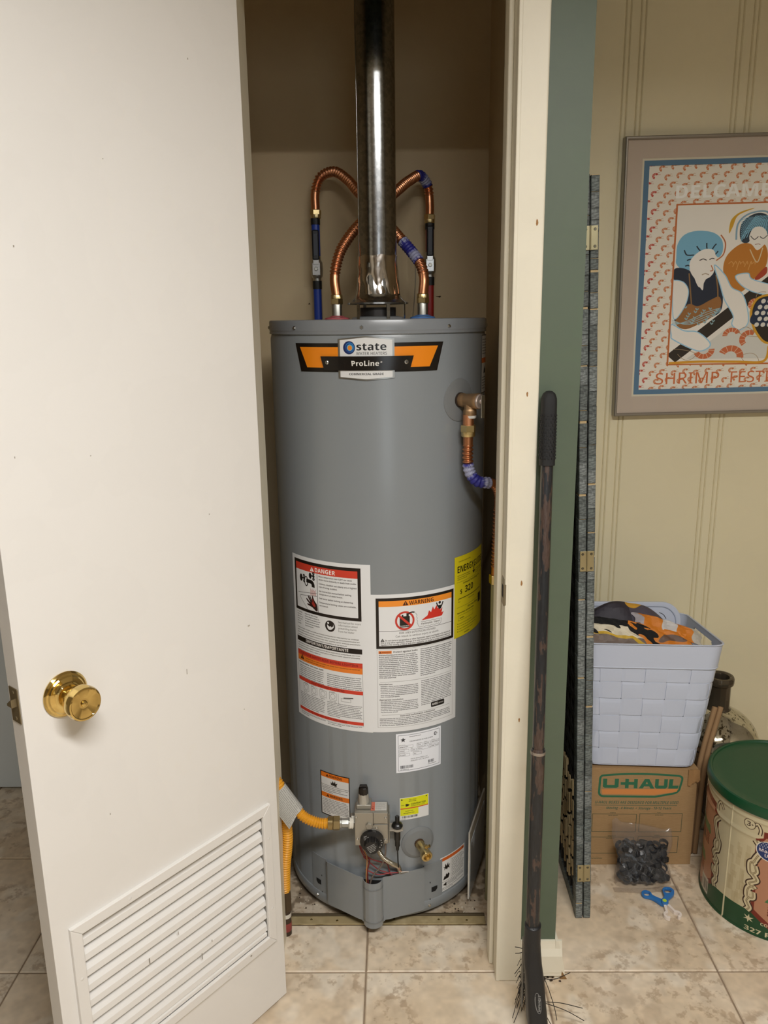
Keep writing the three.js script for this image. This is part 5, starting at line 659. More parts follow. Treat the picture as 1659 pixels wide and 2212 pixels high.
// ───────────────────────── cardboard box, basket, lid, clothes
{
  const b = thing('moving_box', 'brown cardboard moving box with green print under the pale woven basket', 'box', [0.655, 0, -2.1]);
  const card = tex(256, 256, (u, v) => { const n = fbm(u, v, 12, 4), f = fbm(u, v * 0.2, 60, 2); return mix3(hexc(0x9c7b53), hexc(0xb08d62), n * 0.7 + f * 0.3); }, { size: 0.4 });
  const mCard = M({ map: card, roughness: 0.85 });
  const front = canvasTex(1024, 1024, (x, w, h) => {
    for (let k = 0; k < 9000; k++) { x.fillStyle = k % 2 ? 'rgba(150,118,78,0.35)' : 'rgba(178,145,102,0.3)'; if (k === 0) { x.fillStyle = '#a4845b'; x.fillRect(0, 0, w, h); } x.fillRect(rr(0, w), rr(0, h), rr(8, 60), rr(1, 3)); }
    const G = '#2f6b4c', g2 = '#42604a'; x.lineWidth = 20; x.strokeStyle = G; x.beginPath(); x.moveTo(150, 74); x.quadraticCurveTo(500, 36, 850, 72); x.quadraticCurveTo(890, 80, 882, 120); x.lineTo(862, 214); x.quadraticCurveTo(850, 248, 800, 258); x.lineTo(640, 290); x.lineTo(160, 290); x.quadraticCurveTo(116, 284, 118, 240); x.lineTo(122, 110); x.quadraticCurveTo(124, 78, 150, 74); x.stroke();
    x.fillStyle = '#d58a4a'; poly(x, [[140, 216], [852, 206], [838, 238], [640, 268], [150, 268]], '#d58a4a');
    x.fillStyle = G; const bar = (a) => poly(x, a, G);
    x.save(); x.translate(150 - 176 * 0.93, 0); x.scale(0.93, 1);
    bar([[176, 108], [216, 108], [216, 172], [292, 172], [292, 108], [332, 108], [332, 190], [312, 202], [196, 202], [176, 190]]); bar([[352, 142], [396, 142], [396, 108], [432, 108], [432, 138], [484, 138], [484, 108], [520, 108], [520, 204], [484, 204], [484, 168], [432, 168], [432, 204], [396, 204], [396, 170], [352, 170]]);
    x.beginPath(); x.moveTo(534, 204); x.lineTo(590, 106); x.lineTo(634, 106); x.lineTo(690, 204); x.lineTo(650, 204); x.lineTo(638, 182); x.lineTo(586, 182); x.lineTo(574, 204); x.closePath(); x.moveTo(600, 158); x.lineTo(624, 158); x.lineTo(612, 132); x.closePath(); x.fill('evenodd');
    bar([[694, 106], [730, 106], [730, 172], [784, 172], [784, 106], [820, 106], [820, 188], [802, 204], [712, 204], [694, 190]]); x.restore(); bar([[764, 106], [800, 106], [796, 172], [854, 172], [847, 204], [758, 204]]);
    write(x, 'U-HAUL BOXES ARE DESIGNED FOR MULTIPLE USES!', 84, 366, 40, { color: g2, italic: true, width: 780 }); x.fillStyle = g2; x.fillRect(84, 380, 770, 5); write(x, 'Moving - 4 Moves  •  Storage - 10-12 Years', 190, 424, 36, { color: g2, italic: true, width: 610 });
    x.strokeStyle = '#4a4f38'; x.lineWidth = 5; for (const [a, c, d, e] of [[70, 476, 410, 190], [510, 470, 400, 196], [66, 724, 400, 176], [510, 716, 380, 180]]) { x.strokeRect(a, c, d, e); greek(x, a + d * 0.4, a + d * 0.62, c - 14 + 6, 1, 14, 12, '#4a4f38'); greek(x, a + d * 0.36, a + d * 0.62, c + 18, 1, 14, 10, '#4a4f38'); }
    greek(x, 80, 240, 960, 1, 14, 12, '#4a4f38'); greek(x, 740, 900, 950, 1, 14, 12, '#4a4f38'); x.fillStyle = '#241a2c'; x.beginPath(); x.arc(14, 130, 20, 0, 7); x.fill();
  });
  const X0 = 0.508, X1 = 0.803, Z0 = -1.91, Z1 = -2.296, T = 0.298, t = 0.004;
  const sag = (x, z) => T - 0.005 * clamp((x - 0.6) / 0.2) - 0.046 * clamp((Z0 - 0.01 - z) / 0.38);   // crushed towards the back
  part('front_panel', slabGrid(20, 20, (u, v) => { const x = X0 + (X1 - X0) * u, y = 0.001 + (sag(x, Z0) - 0.001) * v; return [x, y, Z0 + 0.003 * Math.sin(u * Math.PI) * Math.sin(v * 2.4) - 0.004 * step(0.82, 1, u) * step(0.75, 1, v)]; }, t), print(front, 0.85), b, 'printed front panel');
  part('side_panel', slabGrid(12, 10, (u, v) => [X1 - 0.0005, 0.001 + (sag(X1, Z0 + (Z1 - Z0) * u) - 0.001) * v, Z0 - t + (Z1 - Z0 + t) * u], t), mCard, b); part('side_panel', box(X0, X0 + t, 0.001, T - 0.05, Z1, Z0 - t), mCard, b); part('back_panel', box(X0, X1, 0.001, T - 0.056, Z1, Z1 + t), mCard, b); part('bottom_panel', box(X0 + t, X1 - t, 0.001, 0.005, Z1 + t, Z0 - t), mCard, b);
  part('top_flap', slabGrid(10, 8, (u, v) => { const x = X0 + (X1 - X0) * u, z = Z0 - 0.19 * v; return [x, sag(x, z) + 0.0012, z]; }, 0.003), mCard, b); part('top_flap', slabGrid(10, 8, (u, v) => { const x = X0 + (X1 - X0) * u, z = Z0 - 0.194 + (Z1 - Z0 + 0.194) * v; return [x, sag(x, z) + 0.0012, z]; }, 0.003), mCard, b);
  // torn corner: the outer liner peels off the printed face, ragged lower edge
  part('torn_flap', slabGrid(24, 8, (u, v) => { const x = 0.777 + 0.029 * u, tear = 0.244 + 0.002 * Math.sin(u * 21) + 0.02 * u + 0.0015 * Math.sin(u * 47), y = tear + (sag(x, Z0) - tear) * v; return [x, y, Z0 + 0.0035 + 0.006 * u * (1 - v) + 0.002 * Math.sin(u * 8)]; }, 0.0012), M({ map: card, roughness: 0.9, color: 0xf1e6d6 }), b, 'torn upper corner');

  // woven basket
  const k = local(thing('woven_basket', 'pale lavender woven plastic basket standing on the cardboard box', 'basket', [0.795, 0.3035, -1.902])); k.rotation.set(-0.12, -0.05, -0.014);
  const mPl = M({ color: 0xc4cbdb, roughness: 0.45 }), HB = 0.341, RB = 0.281;
  const half = (y) => { const q = y / HB; return [0.146 + 0.033 * q, 0.14 + 0.03 * q, -0.146 + 0.013 * q]; }, CZ = -0.14, RC = 0.034;
  function rim(s, y, out = 0) {                                       // s in 0..1 from the middle of the left side, front first
    const [a, c, CX] = half(y), w = 2 * (a - RC), d = 2 * (c - RC), arc = Math.PI / 2 * RC, P = 2 * w + 2 * d + 4 * arc; let q = ((s % 1) + 1) % 1 * P; const r = RC + out;
    const leg = [[d / 2, (t) => [-a - out, t - 0, -1, 0]], [arc], [w], [arc], [d], [arc], [w], [arc], [d / 2]];
    let l = d / 2; if (q < l) return [CX - a - out, CZ + q, -1, 0]; q -= l;
    const corner = (cx, cz, a0) => { const t = a0 - q / RC; return [CX + cx + Math.cos(t) * r, CZ + cz + Math.sin(t) * r, Math.cos(t), Math.sin(t)]; };
    if (q < arc) return corner(-a + RC, c - RC, Math.PI); q -= arc; if (q < w) return [CX - a + RC + q, CZ + c + out, 0, 1]; q -= w;
    if (q < arc) return corner(a - RC, c - RC, Math.PI / 2); q -= arc; if (q < d) return [CX + a + out, CZ + c - RC - q, 1, 0]; q -= d;
    if (q < arc) return corner(a - RC, -c + RC, 0); q -= arc; if (q < w) return [CX + a - RC - q, CZ - c - out, 0, -1]; q -= w;
    if (q < arc) return corner(-a + RC, -c + RC, -Math.PI / 2); q -= arc; return [CX - a - out, CZ - c + RC + q, -1, 0];
  }
  const N = 22, ROW = RB / 6, wave = (s, y) => Math.cos(Math.PI * s * N) * Math.cos(Math.PI * y / ROW);
  const sh = 0.5 / N + 0.012;                                          // shifts the weave so that a strip sits at the front corners
  const bump = (x) => Math.sign(x) * Math.pow(Math.abs(x), 0.35);
  for (let i = 0; i < N; i++) {                                        // upright strips
    part('upright_strip', slabGrid(4, 60, (u, v) => { const s0 = (i + 0.5) / N, s = s0 + (u - 0.5) * 0.962 / N, y = 0.004 + v * (RB - 0.002), o = 0.0017 * (i % 2 ? 1 : -1) * bump(Math.sin(Math.PI * y / ROW)); const q = rim(s - sh, y, o); return [q[0], y, q[1]]; }, 0.0012), mPl, k);
  }
  for (let j = 0; j < 6; j++) {                                        // strips that run round the basket
    part('round_strip', slabGrid(22 * 12, 3, (u, v) => { const y = (j + 0.5 + (v - 0.5) * 0.955) * ROW + 0.003, o = 0.0017 * (j % 2 ? 1 : -1) * bump(Math.sin(Math.PI * u * N)); const q = rim(u - sh, y, -o); return [q[0], y, q[1]]; }, 0.0012), mPl, k);
  }
  part('liner', grid(160, 4, (u, v) => { const y = 0.004 + v * RB, q = rim(u, y, -0.0055); return [q[0], y, q[1]]; }), mPl, k);
  part('bottom', extrude([...Array(80).keys()].map((i) => { const q = rim(-i / 80, 0, -0.001); return [q[0], -q[1]]; }), 0.004).rotateX(-Math.PI / 2), mPl, k);
  { // rim band with a handle hole in each short side, and its rolled lip
    const geo = (out) => { const U = 240, Vv = 12, g = grid(U, Vv, (u, v) => { const y = RB - 0.004 + v * (HB - RB + 0.004), q = rim(u, y, out); return [q[0], y, q[1]]; }), ix = g.index.array, keep = []; for (let f = 0; f < ix.length; f += 6) { const cell = f / 6, i = cell % U, jv = Math.floor(cell / U), s = (i + 0.5) / U, hole = (Math.abs(s - 0.5) < 0.058 || s < 0.045 || s > 0.955) && jv >= 2 && jv <= 8 && !((jv === 2 || jv === 8) && Math.abs(Math.abs(s - 0.5) - 0.056) < 0.003); if (!hole) for (let q = 0; q < 6; q++) keep.push(ix[f + q]); } g.setIndex(keep); return g; };
    const o = geo(0.004), inn = geo(0.0012); part('rim_band', o, mPl, k); part('rim_band', inn, mPl, k);
    part('rim_lip', grid(240, 6, (u, v) => { const a = v * Math.PI * 2, q = rim(u, HB, 0.0035 + 0.0032 * Math.cos(a)); return [q[0], HB + 0.0022 * Math.sin(a), q[1]]; }), mPl, k); part('rim_lip', grid(240, 4, (u, v) => { const q = rim(u, RB, 0.0005 + 0.0042 * Math.sin(v * Math.PI)); return [q[0], RB - 0.0035 - 0.003 * Math.cos(v * Math.PI), q[1]]; }), mPl, k);
  }
  // lid pushed in upright at the back of the basket
  const lid = local(thing('basket_lid', 'matching lavender lid standing on edge behind the clothes in the basket', 'lid', [0.648, 0.45, -2.125])); lid.rotation.set(-0.25, -0.03, -0.014);
  const rrect = (a, c, r, n = 10) => { const o = []; for (const [cx, cy, a0] of [[a - r, c - r, 0], [-a + r, c - r, 1], [-a + r, -c + r, 2], [a - r, -c + r, 3]]) for (let i = 0; i <= n; i++) { const t = (a0 + i / n) * Math.PI / 2; o.push([cx + Math.cos(t) * r, cy + Math.sin(t) * r]); } return o; };
  part('lid_plate', boxUV(NI(extrude(rrect(0.16, 0.154, 0.045).map(([x, y]) => [x, y + 0.066]), 0.006, 0.002))), mPl, lid);
  part('lid_rim', boxUV(NI(extrude(rrect(0.166, 0.16, 0.05).map(([x, y]) => [x, y + 0.066]), 0.014, 0.003, [rrect(0.152, 0.146, 0.042).map(([x, y]) => [x, y + 0.066]).reverse()]).translate(0, 0, -0.004))), mPl, lid);
  part('vent_slot', sweep([[0.106, 0.196, 0.0068], [0.118, 0.19, 0.0068], [0.126, 0.178, 0.0068]], 0.0018, 12, 6), std(0x4c4c54, 0.6), lid); part('vent_slot', sweep([[0.075, 0.207, 0.0068], [0.08, 0.207, 0.0068]], 0.0015, 4, 6), std(0x4c4c54, 0.6), lid);

  // costume fabrics heaped in the basket
  const weave = tex(64, 64, (u, v) => 0.5 + 0.3 * Math.sin(u * 100) * Math.sin(v * 100), { srgb: false });
  function cloth(name, label, map, c, bulge, amp, freq, extra = {}) {   // c: four corners, counter-clockwise seen from the front
    const o = thing(name, label, 'garment', [c[0][0], c[0][1], c[0][2]], undefined), r0 = rr(0, 9);
    part('fabric', slabGrid(56, 40, (u, v) => { const q = [0, 1, 2].map((n) => (c[0][n] * (1 - u) + c[1][n] * u) * (1 - v) + (c[3][n] * (1 - u) + c[2][n] * u) * v), e = Math.sin(u * Math.PI) ** 0.7 * Math.sin(v * Math.PI) ** 0.7, f = (fbm(u * 0.5 + r0, v * 0.9, freq, 3) - 0.5) * 2 + 0.5 * Math.sin(u * freq * 4 + v * 5 + r0); return [q[0] + 0.004 * Math.sin(v * 9 + r0), q[1] + bulge * e + amp * f * (0.25 + e), q[2] + amp * f * 0.8]; }, 0.0022), M({ map, roughness: 0.62, sheen: 0.3, sheenRoughness: 0.5, ...extra }), o); return o;
  }
  const plain = (h) => paint(h, 0.18, 0.3), stripeT = canvasTex(256, 256, (x, w, h) => { x.fillStyle = '#d9cfb6'; x.fillRect(0, 0, w, h); poly(x, [[0, 150], [60, 138], [180, 190], [256, 150], [256, 256], [0, 256]], '#75655a'); poly(x, [[0, 120], [40, 108], [190, 168], [214, 140], [256, 230], [226, 240], [204, 186], [176, 196], [50, 138], [0, 150]], '#c9a22a'); });
  const orT = canvasTex(256, 256, (x, w, h) => { x.fillStyle = '#d07a1e'; x.fillRect(0, 0, w, h); blob(x, [[150, 110], [200, 90], [236, 120], [220, 170], [170, 180], [130, 210], [110, 190]], '#6b5346'); });
  const arT = canvasTex(256, 128, (x, w, h) => { x.fillStyle = '#d07a1e'; x.fillRect(0, 0, w, h); x.fillStyle = '#a8a0a4'; x.fillRect(0, 0, 34, h); x.fillStyle = '#c9c4c0'; x.fillRect(104, 0, 58, h); x.fillStyle = '#b9b2a4'; x.fillRect(222, 0, 34, h); });
  const puT = canvasTex(256, 128, (x, w, h) => { x.fillStyle = '#4a434e'; x.fillRect(0, 0, w, h); x.fillStyle = '#2c2730'; x.fillRect(0, 60, 140, 68); blob(x, [[120, 20], [150, 6], [176, 40], [166, 76], [140, 84], [126, 60]], '#c9952e'); });
  cloth('purple_garment', 'dark purple fabric peaking at the top of the clothes heap in the basket', puT, [[0.5, 0.665, -1.995], [0.735, 0.645, -2.005], [0.735, 0.655, -2.08], [0.515, 0.678, -2.075]], 0.058, 0.006, 3);
  cloth('orange_white_garment', 'orange and white striped fabric arm draped over the right of the heap', arT, [[0.64, 0.672, -1.975], [0.806, 0.625, -1.96], [0.812, 0.65, -2.005], [0.63, 0.7, -2.03]], 0.014, 0.0045, 6);
  cloth('orange_garment', 'orange fabric with a brown patch in front of the black fabric', orT, [[0.625, 0.628, -1.94], [0.775, 0.62, -1.938], [0.765, 0.652, -1.972], [0.612, 0.688, -1.985]], 0.012, 0.006, 4);
  cloth('black_garment', 'black fuzzy fabric strip between the cream and the orange fabrics', plain(0x1a1918), [[0.49, 0.672, -1.958], [0.72, 0.626, -1.94], [0.66, 0.68, -1.985], [0.485, 0.7, -2.0]], 0.013, 0.005, 9, { roughness: 0.95 });
  cloth('cream_garment', 'cream fabric with a yellow stripe at the front edge of the basket', stripeT, [[0.487, 0.642, -1.938], [0.665, 0.632, -1.936], [0.605, 0.68, -1.96], [0.487, 0.69, -1.972]], 0.009, 0.005, 5);
}

// ───────────────────────── mercury glass bottle and sticks behind the tin
{
  const b = thing('glass_bottle', 'mottled silver glass demijohn with dark neck behind the green-lidded tin', 'bottle', [0.944, 0, -2.15]);
  const merc = tex(512, 512, (u, v) => { const n = fbm(u, v, 9, 5, 0.6), s = step(0.57, 0.7, fbm(u + 0.4, v, 26, 4)) * step(0.35, 0.55, fbm(u, v, 5, 2)); return mix3(mix3(hexc(0xb0a992), hexc(0xdad4c2), n), hexc(0x3a3326), s * 0.8); }), mercR = tex(256, 256, (u, v) => 0.12 + 0.5 * step(0.5, 0.66, fbm(u, v, 10, 4)), { srgb: false });
  merc.repeat.set(3, 2); const prof = [[0, 0.002], [0.09, 0.002], [0.112, 0.01], [0.124, 0.035], [0.127, 0.09], [0.127, 0.19], [0.1255, 0.23], [0.12, 0.262], [0.106, 0.294], [0.083, 0.32], [0.055, 0.338], [0.036, 0.348]];
  part('body', new THREE.LatheGeometry(new THREE.SplineCurve(prof.map(([r, y]) => new THREE.Vector2(r, y))).getPoints(70), 72).translate(0.944, 0, -2.15), M({ map: merc, roughness: 0.2, roughnessMap: mercR, metalness: 0.85 }), b);
  part('neck', lathe([[0.04, 0.345], [0.0335, 0.35], [0.0315, 0.356], [0.031, 0.418], [0.033, 0.424], [0.0375, 0.427], [0.0385, 0.432], [0.0385, 0.444], [0.036, 0.449], [0.03, 0.45], [0.025, 0.447], [0.023, 0.44], [0.023, 0.36]], 56, [0.944, 0, -2.15]), M({ color: 0x5b5244, roughness: 0.24, metalness: 0.6 }), b, 'dark glass neck and lip');
  const mS = M({ map: tex(64, 256, (u, v) => mix3(hexc(0x8b6a48), hexc(0xa88760), fbm(u, v * 0.15, 24, 3)), { size: 1 }), roughness: 0.8 });
  for (const [x0, x1, label] of [[0.838, 0.872, 'left of two plain wooden sticks leaning behind the basket beside the bottle'], [0.853, 0.888, 'right of two plain wooden sticks leaning behind the basket beside the bottle']]) {
    const s = thing('wooden_stick', label, 'stick', [x0, 0, -1.985], 'wooden sticks by the bottle'); part('stick', sweep([[x0 - 0.021, 0.004, -1.955], [x0 + 0.004, 0.25, -1.998], [x1 + 0.012, 0.412, -2.03]], 0.0075, 12, 10), mS, s);
  }
}
// ───────────────────────── toy tin with green lid
{
  const CX = 0.973, CZ = -1.79, RC = 0.1785, t = thing('toy_tin', 'large round toy tin with green lid and cream printed wrap', 'tin', [CX, 0, CZ]);
  const art = canvasTex(2048, 680, (x, w, h) => {                       // unrolled: x is the angle from -180 to 180, top is y = 0.325
    const X = (deg) => (deg + 180) / 360 * w, Y = (y) => (1 - y / 0.325) * h, G = '#1f4a2d';
    x.fillStyle = '#cfc3a0'; x.fillRect(0, 0, w, h); for (let k = 0; k < 26; k++) { x.fillStyle = 'rgba(168,150,112,0.25)'; const px = X(-68 + rr(0, 20)), py = Y(rr(0.07, 0.24)); x.fillRect(px, py, rr(6, 26), rr(30, 90)); }
    x.fillStyle = G; x.fillRect(0, Y(0.062), w, h);
    function face(c) {                                                 // one printed face: panel, scrolls, badge, log cabins
      const half = 44, xl = X(c - half), xr = X(c + half);
      poly(x, [[xl + 30, Y(0.285)], [X(c), Y(0.3)], [xr - 30, Y(0.285)], [xr - 30, Y(0.268)], [xr, Y(0.262)], [xr - 8, Y(0.06)], [X(c + 20), Y(0.012)], [X(c - 20), Y(0.012)], [xl + 8, Y(0.06)], [xl, Y(0.262)], [xl + 30, Y(0.268)]], '#7a2f22'); poly(x, [[xl + 42, Y(0.27)], [X(c), Y(0.287)], [xr - 42, Y(0.27)], [xr - 16, Y(0.25)], [xr - 22, Y(0.07)], [X(c + 18), Y(0.024)], [X(c - 18), Y(0.024)], [xl + 22, Y(0.07)], [xl + 16, Y(0.25)]], '#b98668');
      for (const [dx, y0] of [[-26, 0.145], [8, 0.15], [-30, 0.065], [2, 0.06]]) {   // cabins of brown logs under green roofs
        const px = X(c + dx), py = Y(y0); for (let r = 0; r < 5; r++) { x.fillStyle = r % 2 ? '#8c4a33' : '#a35a3e'; x.fillRect(px, py - r * 15 - 14, 128, 13); for (let e = 0; e < 6; e++) { x.fillStyle = '#6e3524'; x.beginPath(); x.arc(px + 4 + e * 25, py - r * 15 - 7, 6.5, 0, 7); x.fill(); } }
        poly(x, [[px - 18, py - 74], [px + 6, py - 118], [px + 132, py - 118], [px + 150, py - 74]], '#4b7a4a'); x.fillStyle = '#33261d'; x.fillRect(px + 52, py - 44, 28, 44);
      }
      for (const e of [-1, 1]) { const sx = X(c + e * (half - 1)), Q = (dx, y) => [sx + e * dx, Y(y)]; const outline = (col, lw) => { x.lineWidth = lw; for (const q of [[Q(4, 0.255), Q(-22, 0.235), Q(-4, 0.21), Q(10, 0.19)], [Q(-2, 0.2), Q(18, 0.19), Q(12, 0.165), Q(-8, 0.172), Q(0, 0.188)], [Q(8, 0.165), Q(-14, 0.15), Q(14, 0.135), Q(-12, 0.125)], [Q(-8, 0.135), Q(16, 0.12), Q(16, 0.098), Q(-6, 0.1), Q(-4, 0.116)], [Q(6, 0.1), Q(18, 0.085), Q(4, 0.07), Q(14, 0.06)]]) blob(x, q, null, col, lw, true); }; outline('#3a241b', 36); outline('#d9cda9', 25); outline('#6b5639', 7); outline('#cabd98', 3); blob(x, [Q(30, 0.285), Q(6, 0.298), Q(-10, 0.286), Q(-8, 0.272)], null, '#3a241b', 17, true); blob(x, [Q(30, 0.285), Q(6, 0.298), Q(-10, 0.286), Q(-8, 0.272)], null, '#d9cda9', 9, true); }
      const bx = X(c - 33), by = Y(0.238); x.fillStyle = '#e4dfd2'; x.beginPath(); x.ellipse(bx, by, 60, 56, 0, 0, 7); x.fill(); x.save(); x.beginPath(); x.ellipse(bx, by, 55, 51, 0, 0, 7); x.clip(); x.fillStyle = '#27396f'; x.fillRect(bx - 60, by - 60, 120, 120); for (let r = 0; r < 4; r++) for (let q = 0; q < 9; q++) { x.fillStyle = '#dfe0e6'; x.beginPath(); x.arc(bx - 50 + q * 12 + (r % 2) * 6, by - 42 + r * 9, 2.6, 0, 7); x.fill(); } write(x, 'Made in', bx, by + 12, 25, { color: '#e7d9d6', align: 'center' }); write(x, 'USA', bx, by + 36, 25, { color: '#e7d9d6', align: 'center' }); x.restore();
      const px = X(c - 43.3), py = Y(0.04); x.fillStyle = '#d8cca8'; x.beginPath(); for (let i = 0; i < 12; i++) { const a = -1.5 + i * Math.PI / 6, q = i % 2 ? 9 : 25; x.lineTo(px + Math.cos(a) * q, py + Math.sin(a) * q); } x.fill(); write(x, 'COLLECTIBLE TIN', X(c - 34.5), Y(0.034), 23, { color: '#d8cca8' }); write(x, '327 PCS', X(c - 46), Y(0.006), 36, { color: '#d8cca8', width: 165 });
    }
    face(0); face(-122); face(122);
    x.strokeStyle = '#4a3527'; x.lineWidth = 3; x.fillStyle = '#d6cba8'; x.beginPath(); x.ellipse(X(-49.7), Y(0.291), 25, 27, 0, 0, 7); x.fill(); x.stroke(); write(x, '3', X(-49.7) - 14, Y(0.291) + 13, 36, { color: '#3a241b' }); write(x, '+', X(-49.7) + 6, Y(0.291) + 8, 22, { color: '#3a241b' });
    x.fillStyle = '#c9c3b4'; x.fillRect(X(-98), Y(0.058), 74, 92); for (let q = 0; q < 62; q += rr(3, 7)) { x.fillStyle = '#4a463e'; x.fillRect(X(-98) + 6 + q, Y(0.05), rr(1.5, 3.5), 62); }
    x.fillStyle = '#b7ab86'; x.fillRect(X(-65.5), 0, 5, h); x.fillStyle = '#e3d9b8'; x.fillRect(X(-65.5) + 5, 0, 3, h);
  });
  const R0 = RC - 0.002, prof = [[R0 + 0.001, 0.0], [R0 + 0.0025, 0.001], [R0 + 0.0025, 0.004], [R0, 0.006], [R0, 0.25], [R0 - 0.001, 0.2555], [R0 + 0.0018, 0.26], [R0 + 0.0022, 0.264], [R0 - 0.0006, 0.2685], [R0, 0.274], [R0, 0.297], [R0 - 0.0008, 0.3], [R0 + 0.0015, 0.304], [R0 + 0.0018, 0.307], [R0 - 0.0004, 0.311], [R0 - 0.0005, 0.325]];
  const g = grid(120, prof.length - 1, (u, v) => { const [r, y] = prof[Math.round(v * (prof.length - 1))], a = (u * 2 - 1) * Math.PI; return [CX + Math.sin(a) * r, y, CZ + Math.cos(a) * r]; }); { const p = g.attributes.position, uv = g.attributes.uv; for (let i = 0; i < p.count; i++) uv.setY(i, p.getY(i) / 0.325); }
  part('can_body', g, M({ map: art, roughness: 0.3, metalness: 0.15 }), t, 'printed cream wrap with log cabins');
  part('can_bottom', lathe([[0, 0.001], [R0 + 0.0015, 0.001], [R0 + 0.001, 0.003], [0, 0.003]], 72, [CX, 0, CZ]), mZinc, t); part('can_seam', box(-0.0012, 0.0012, 0.004, 0.322, -0.0004, 0.0008, 0.0004).rotateY(R(-65)).translate(CX + Math.sin(R(-65)) * (R0 + 0.0003), 0, CZ + Math.cos(R(-65)) * (R0 + 0.0003)), std(0xd3c8a6, 0.4), t);
  part('can_rim', lathe([[R0, 0.318], [R0 + 0.003, 0.319], [R0 + 0.0036, 0.321], [R0 + 0.003, 0.323], [R0, 0.324]], 96, [CX, 0, CZ]), mZinc, t);
  part('lid', lathe([[R0 + 0.0045, 0.3225], [R0 + 0.006, 0.323], [R0 + 0.0062, 0.3255], [R0 + 0.0052, 0.341], [R0 + 0.0035, 0.345], [R0 - 0.0005, 0.3465], [R0 - 0.0045, 0.3455], [R0 - 0.0065, 0.342], [R0 - 0.01, 0.3405], [R0 - 0.03, 0.3408], [0, 0.3415]], 96, [CX, 0, CZ]), M({ color: 0x0d4728, roughness: 0.42, clearcoat: 0.2, clearcoatRoughness: 0.3, bumpMap: plaster, bumpScale: 0.0004 }), t, 'dark green plastic lid');
}
// ───────────────────────── bag of black rings
{
  const BX = 0.65, BZ = -1.848, bag = thing('plastic_bag', 'clear plastic bag of black rings leaning on the front of the cardboard box', 'bag', [BX, 0, BZ]);
  const outl = (v) => [0.074 - 0.006 * Math.sin(v * 4) + 0.006 * v, 0.026 * Math.pow(Math.max(0, 1 - v), 0.6) * (0.55 + 0.45 * Math.min(1, v * 9)) + 0.0016];
  const wallF = (side) => (u, v) => { const [hw, th] = outl(v), s = 2 * u - 1, x = BX + s * hw * (1 + 0.05 * Math.sin(v * 11)) + 0.003 * v, edge = Math.pow(Math.max(0, 1 - s * s), 0.55), cr = (fbm(u * 0.7 + side, v * 0.7, 8, 3) - 0.5), up = 0.006 + v * (0.142 + 0.014 * Math.exp(-((s + 0.88) ** 2) * 60) + 0.012 * Math.exp(-((s - 0.95) ** 2) * 60) - 0.016 * s - 0.01 * s * s) - (v < 0.1 ? 0.004 * (1 - v * 10) : 0); const lean = -0.05 * v; return [x, up + 0.003 * cr * v, BZ + 0.018 + lean + side * (th * edge + 0.0006) + 0.008 * cr * (0.3 + edge) * (1 - 0.4 * v)]; };
  const film = M({ color: 0xf4f2f0, roughness: 0.16, transmission: 0.96, thickness: 0, ior: 1.35, specularIntensity: 0.9 });
  part('film', grid(60, 60, wallF(1)), film, bag); part('film', grid(60, 60, (u, v) => wallF(-1)(1 - u, v)), film, bag);
  part('seal_strip', slabGrid(30, 3, (u, v) => [BX - 0.084 + 0.172 * u, 0.0035 + 0.0015 * Math.sin(u * 9), BZ + 0.032 + 0.018 * v + 0.004 * Math.sin(u * 5)], 0.0004), film, bag);
  const mRing = [0x1d1d1f, 0x26272a, 0x2f3033].map((c) => M({ color: c, roughness: 0.38 })), shape = lathe([[0.0098, -0.0055], [0.0115, -0.0055], [0.012, -0.005], [0.012, 0.005], [0.0115, 0.0055], [0.0098, 0.0055], [0.0094, 0.005], [0.0094, -0.005], [0.0098, -0.0055]], 26);
  const placed = []; let n = 0, tries = 0;
  while (n < 92 && tries < 6000) {
    tries++; const v = rr(0.05, 0.66), [hw, th] = outl(v), s = rr(-0.84, 0.84), x = BX + s * hw * 0.97, y = 0.013 + v * 0.135, z = BZ + 0.018 - 0.05 * v + rr(-0.9, 0.9) * Math.max(0, th * Math.sqrt(1 - s * s) - 0.008);
    const p = V(x, y, z); if (placed.some((q) => q.distanceTo(p) < 0.0125)) continue; placed.push(p);
    const o = thing('plastic_ring', 'black plastic ring among many inside the clear plastic bag', 'ring', [x, y, z], 'black rings in the plastic bag'); const m = part('band', shape, mRing[n % 3], o); m.position.set(0, 0, 0); o.rotation.set(rr(-1.4, 1.4), rr(0, 3), rr(-1.4, 1.4)); n++;
  }
}
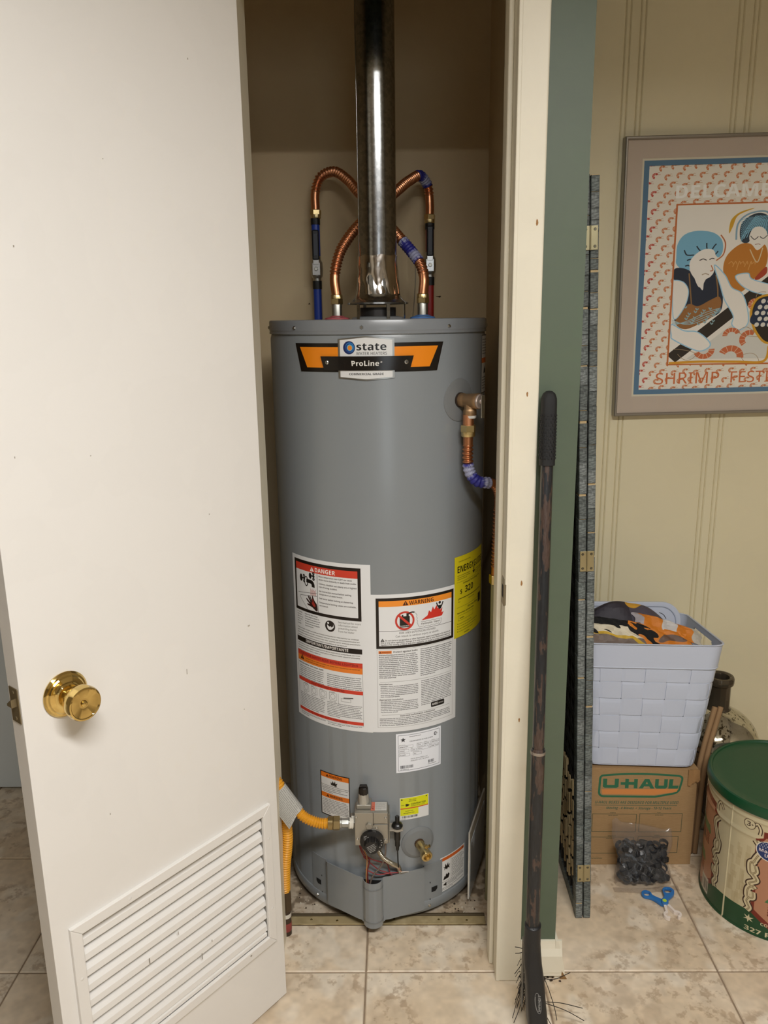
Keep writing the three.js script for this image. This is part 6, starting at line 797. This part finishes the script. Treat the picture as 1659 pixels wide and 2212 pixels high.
// ───────────────────────── toy tongs on the floor
{
  const o = local(thing('toy_tongs', 'blue and white plastic toy tongs with yellow pivot lying on the tile', 'tongs', [0.6795, 0, -1.752])); o.rotation.y = 0.0;
  const mB = M({ color: 0x2f74b8, roughness: 0.35 }), mW = M({ color: 0xe9ddd2, roughness: 0.45 }), mY = M({ color: 0xb9d843, roughness: 0.4 });
  const flat = (pts, d, holes = []) => { const s = new THREE.Shape(); const c = new THREE.CatmullRomCurve3(pts.map(([x, y]) => V(x, y, 0)), true, 'centripetal').getPoints(70); s.setFromPoints(c.map((q) => new THREE.Vector2(q.x, q.y))); for (const h of holes) { const q = new THREE.Path(); q.absellipse(h[0], h[1], h[2], h[3], 0, Math.PI * 2, true, h[4]); s.holes.push(q); } const g = new THREE.ExtrudeGeometry(s, { depth: d, bevelEnabled: true, bevelThickness: 0.0008, bevelSize: 0.0008, bevelOffset: -0.0008, bevelSegments: 2, curveSegments: 24 }); g.rotateX(-Math.PI / 2); return g; };   // x stays, y of the drawing runs away from the viewer
  part('handle', flat([[0.002, -0.008], [0.009, 0.002], [0.004, 0.01], [-0.012, 0.022], [-0.02, 0.03], [-0.022, 0.04], [-0.032, 0.047], [-0.043, 0.043], [-0.047, 0.033], [-0.042, 0.024], [-0.03, 0.02], [-0.02, 0.012], [-0.008, -0.004]], 0.006, [[-0.0335, 0.0335, 0.0088, 0.0072, 0.5]]), mB, o, 'blue ring handle').position.y = 0.0022;
  part('handle', flat([[-0.006, -0.008], [0.008, -0.008], [0.012, 0.004], [0.022, 0.014], [0.034, 0.026], [0.038, 0.04], [0.031, 0.05], [0.019, 0.051], [0.01, 0.044], [0.008, 0.032], [0.006, 0.018], [-0.004, 0.006]], 0.006, [[0.0215, 0.0375, 0.0105, 0.0078, 0.5]]), mB, o, 'blue ring handle').position.y = 0.0082;
  const pv = part('pivot', lathe([[0, 0.0165], [0.003, 0.0164], [0.0052, 0.0158], [0.0055, 0.0145], [0.0055, 0.012]], 32), mY, o, 'yellow-green pivot button'); pv.position.set(0.0012, 0, -0.0005);
  const jaw = (s) => [[0, -0.004], [s * 0.007, -0.008], [s * 0.011, -0.024], [s * 0.0125, -0.029], [s * 0.019, -0.033], [s * 0.0225, -0.041], [s * 0.019, -0.05], [s * 0.011, -0.0535], [s * 0.0085, -0.049], [s * 0.0145, -0.046], [s * 0.0165, -0.041], [s * 0.0135, -0.037], [s * 0.0075, -0.034], [s * 0.0055, -0.026], [s * 0.002, -0.014]];
  for (const s of [-1, 1]) { const j = part('jaw', flat(s > 0 ? jaw(s).reverse() : jaw(s), 0.0085), mW, o, 'white curved jaw'); j.position.set(0.003, 0.0012, 0); j.rotation.y = s * 0.02 + 0.12; }
}
renderer.render(scene, camera);
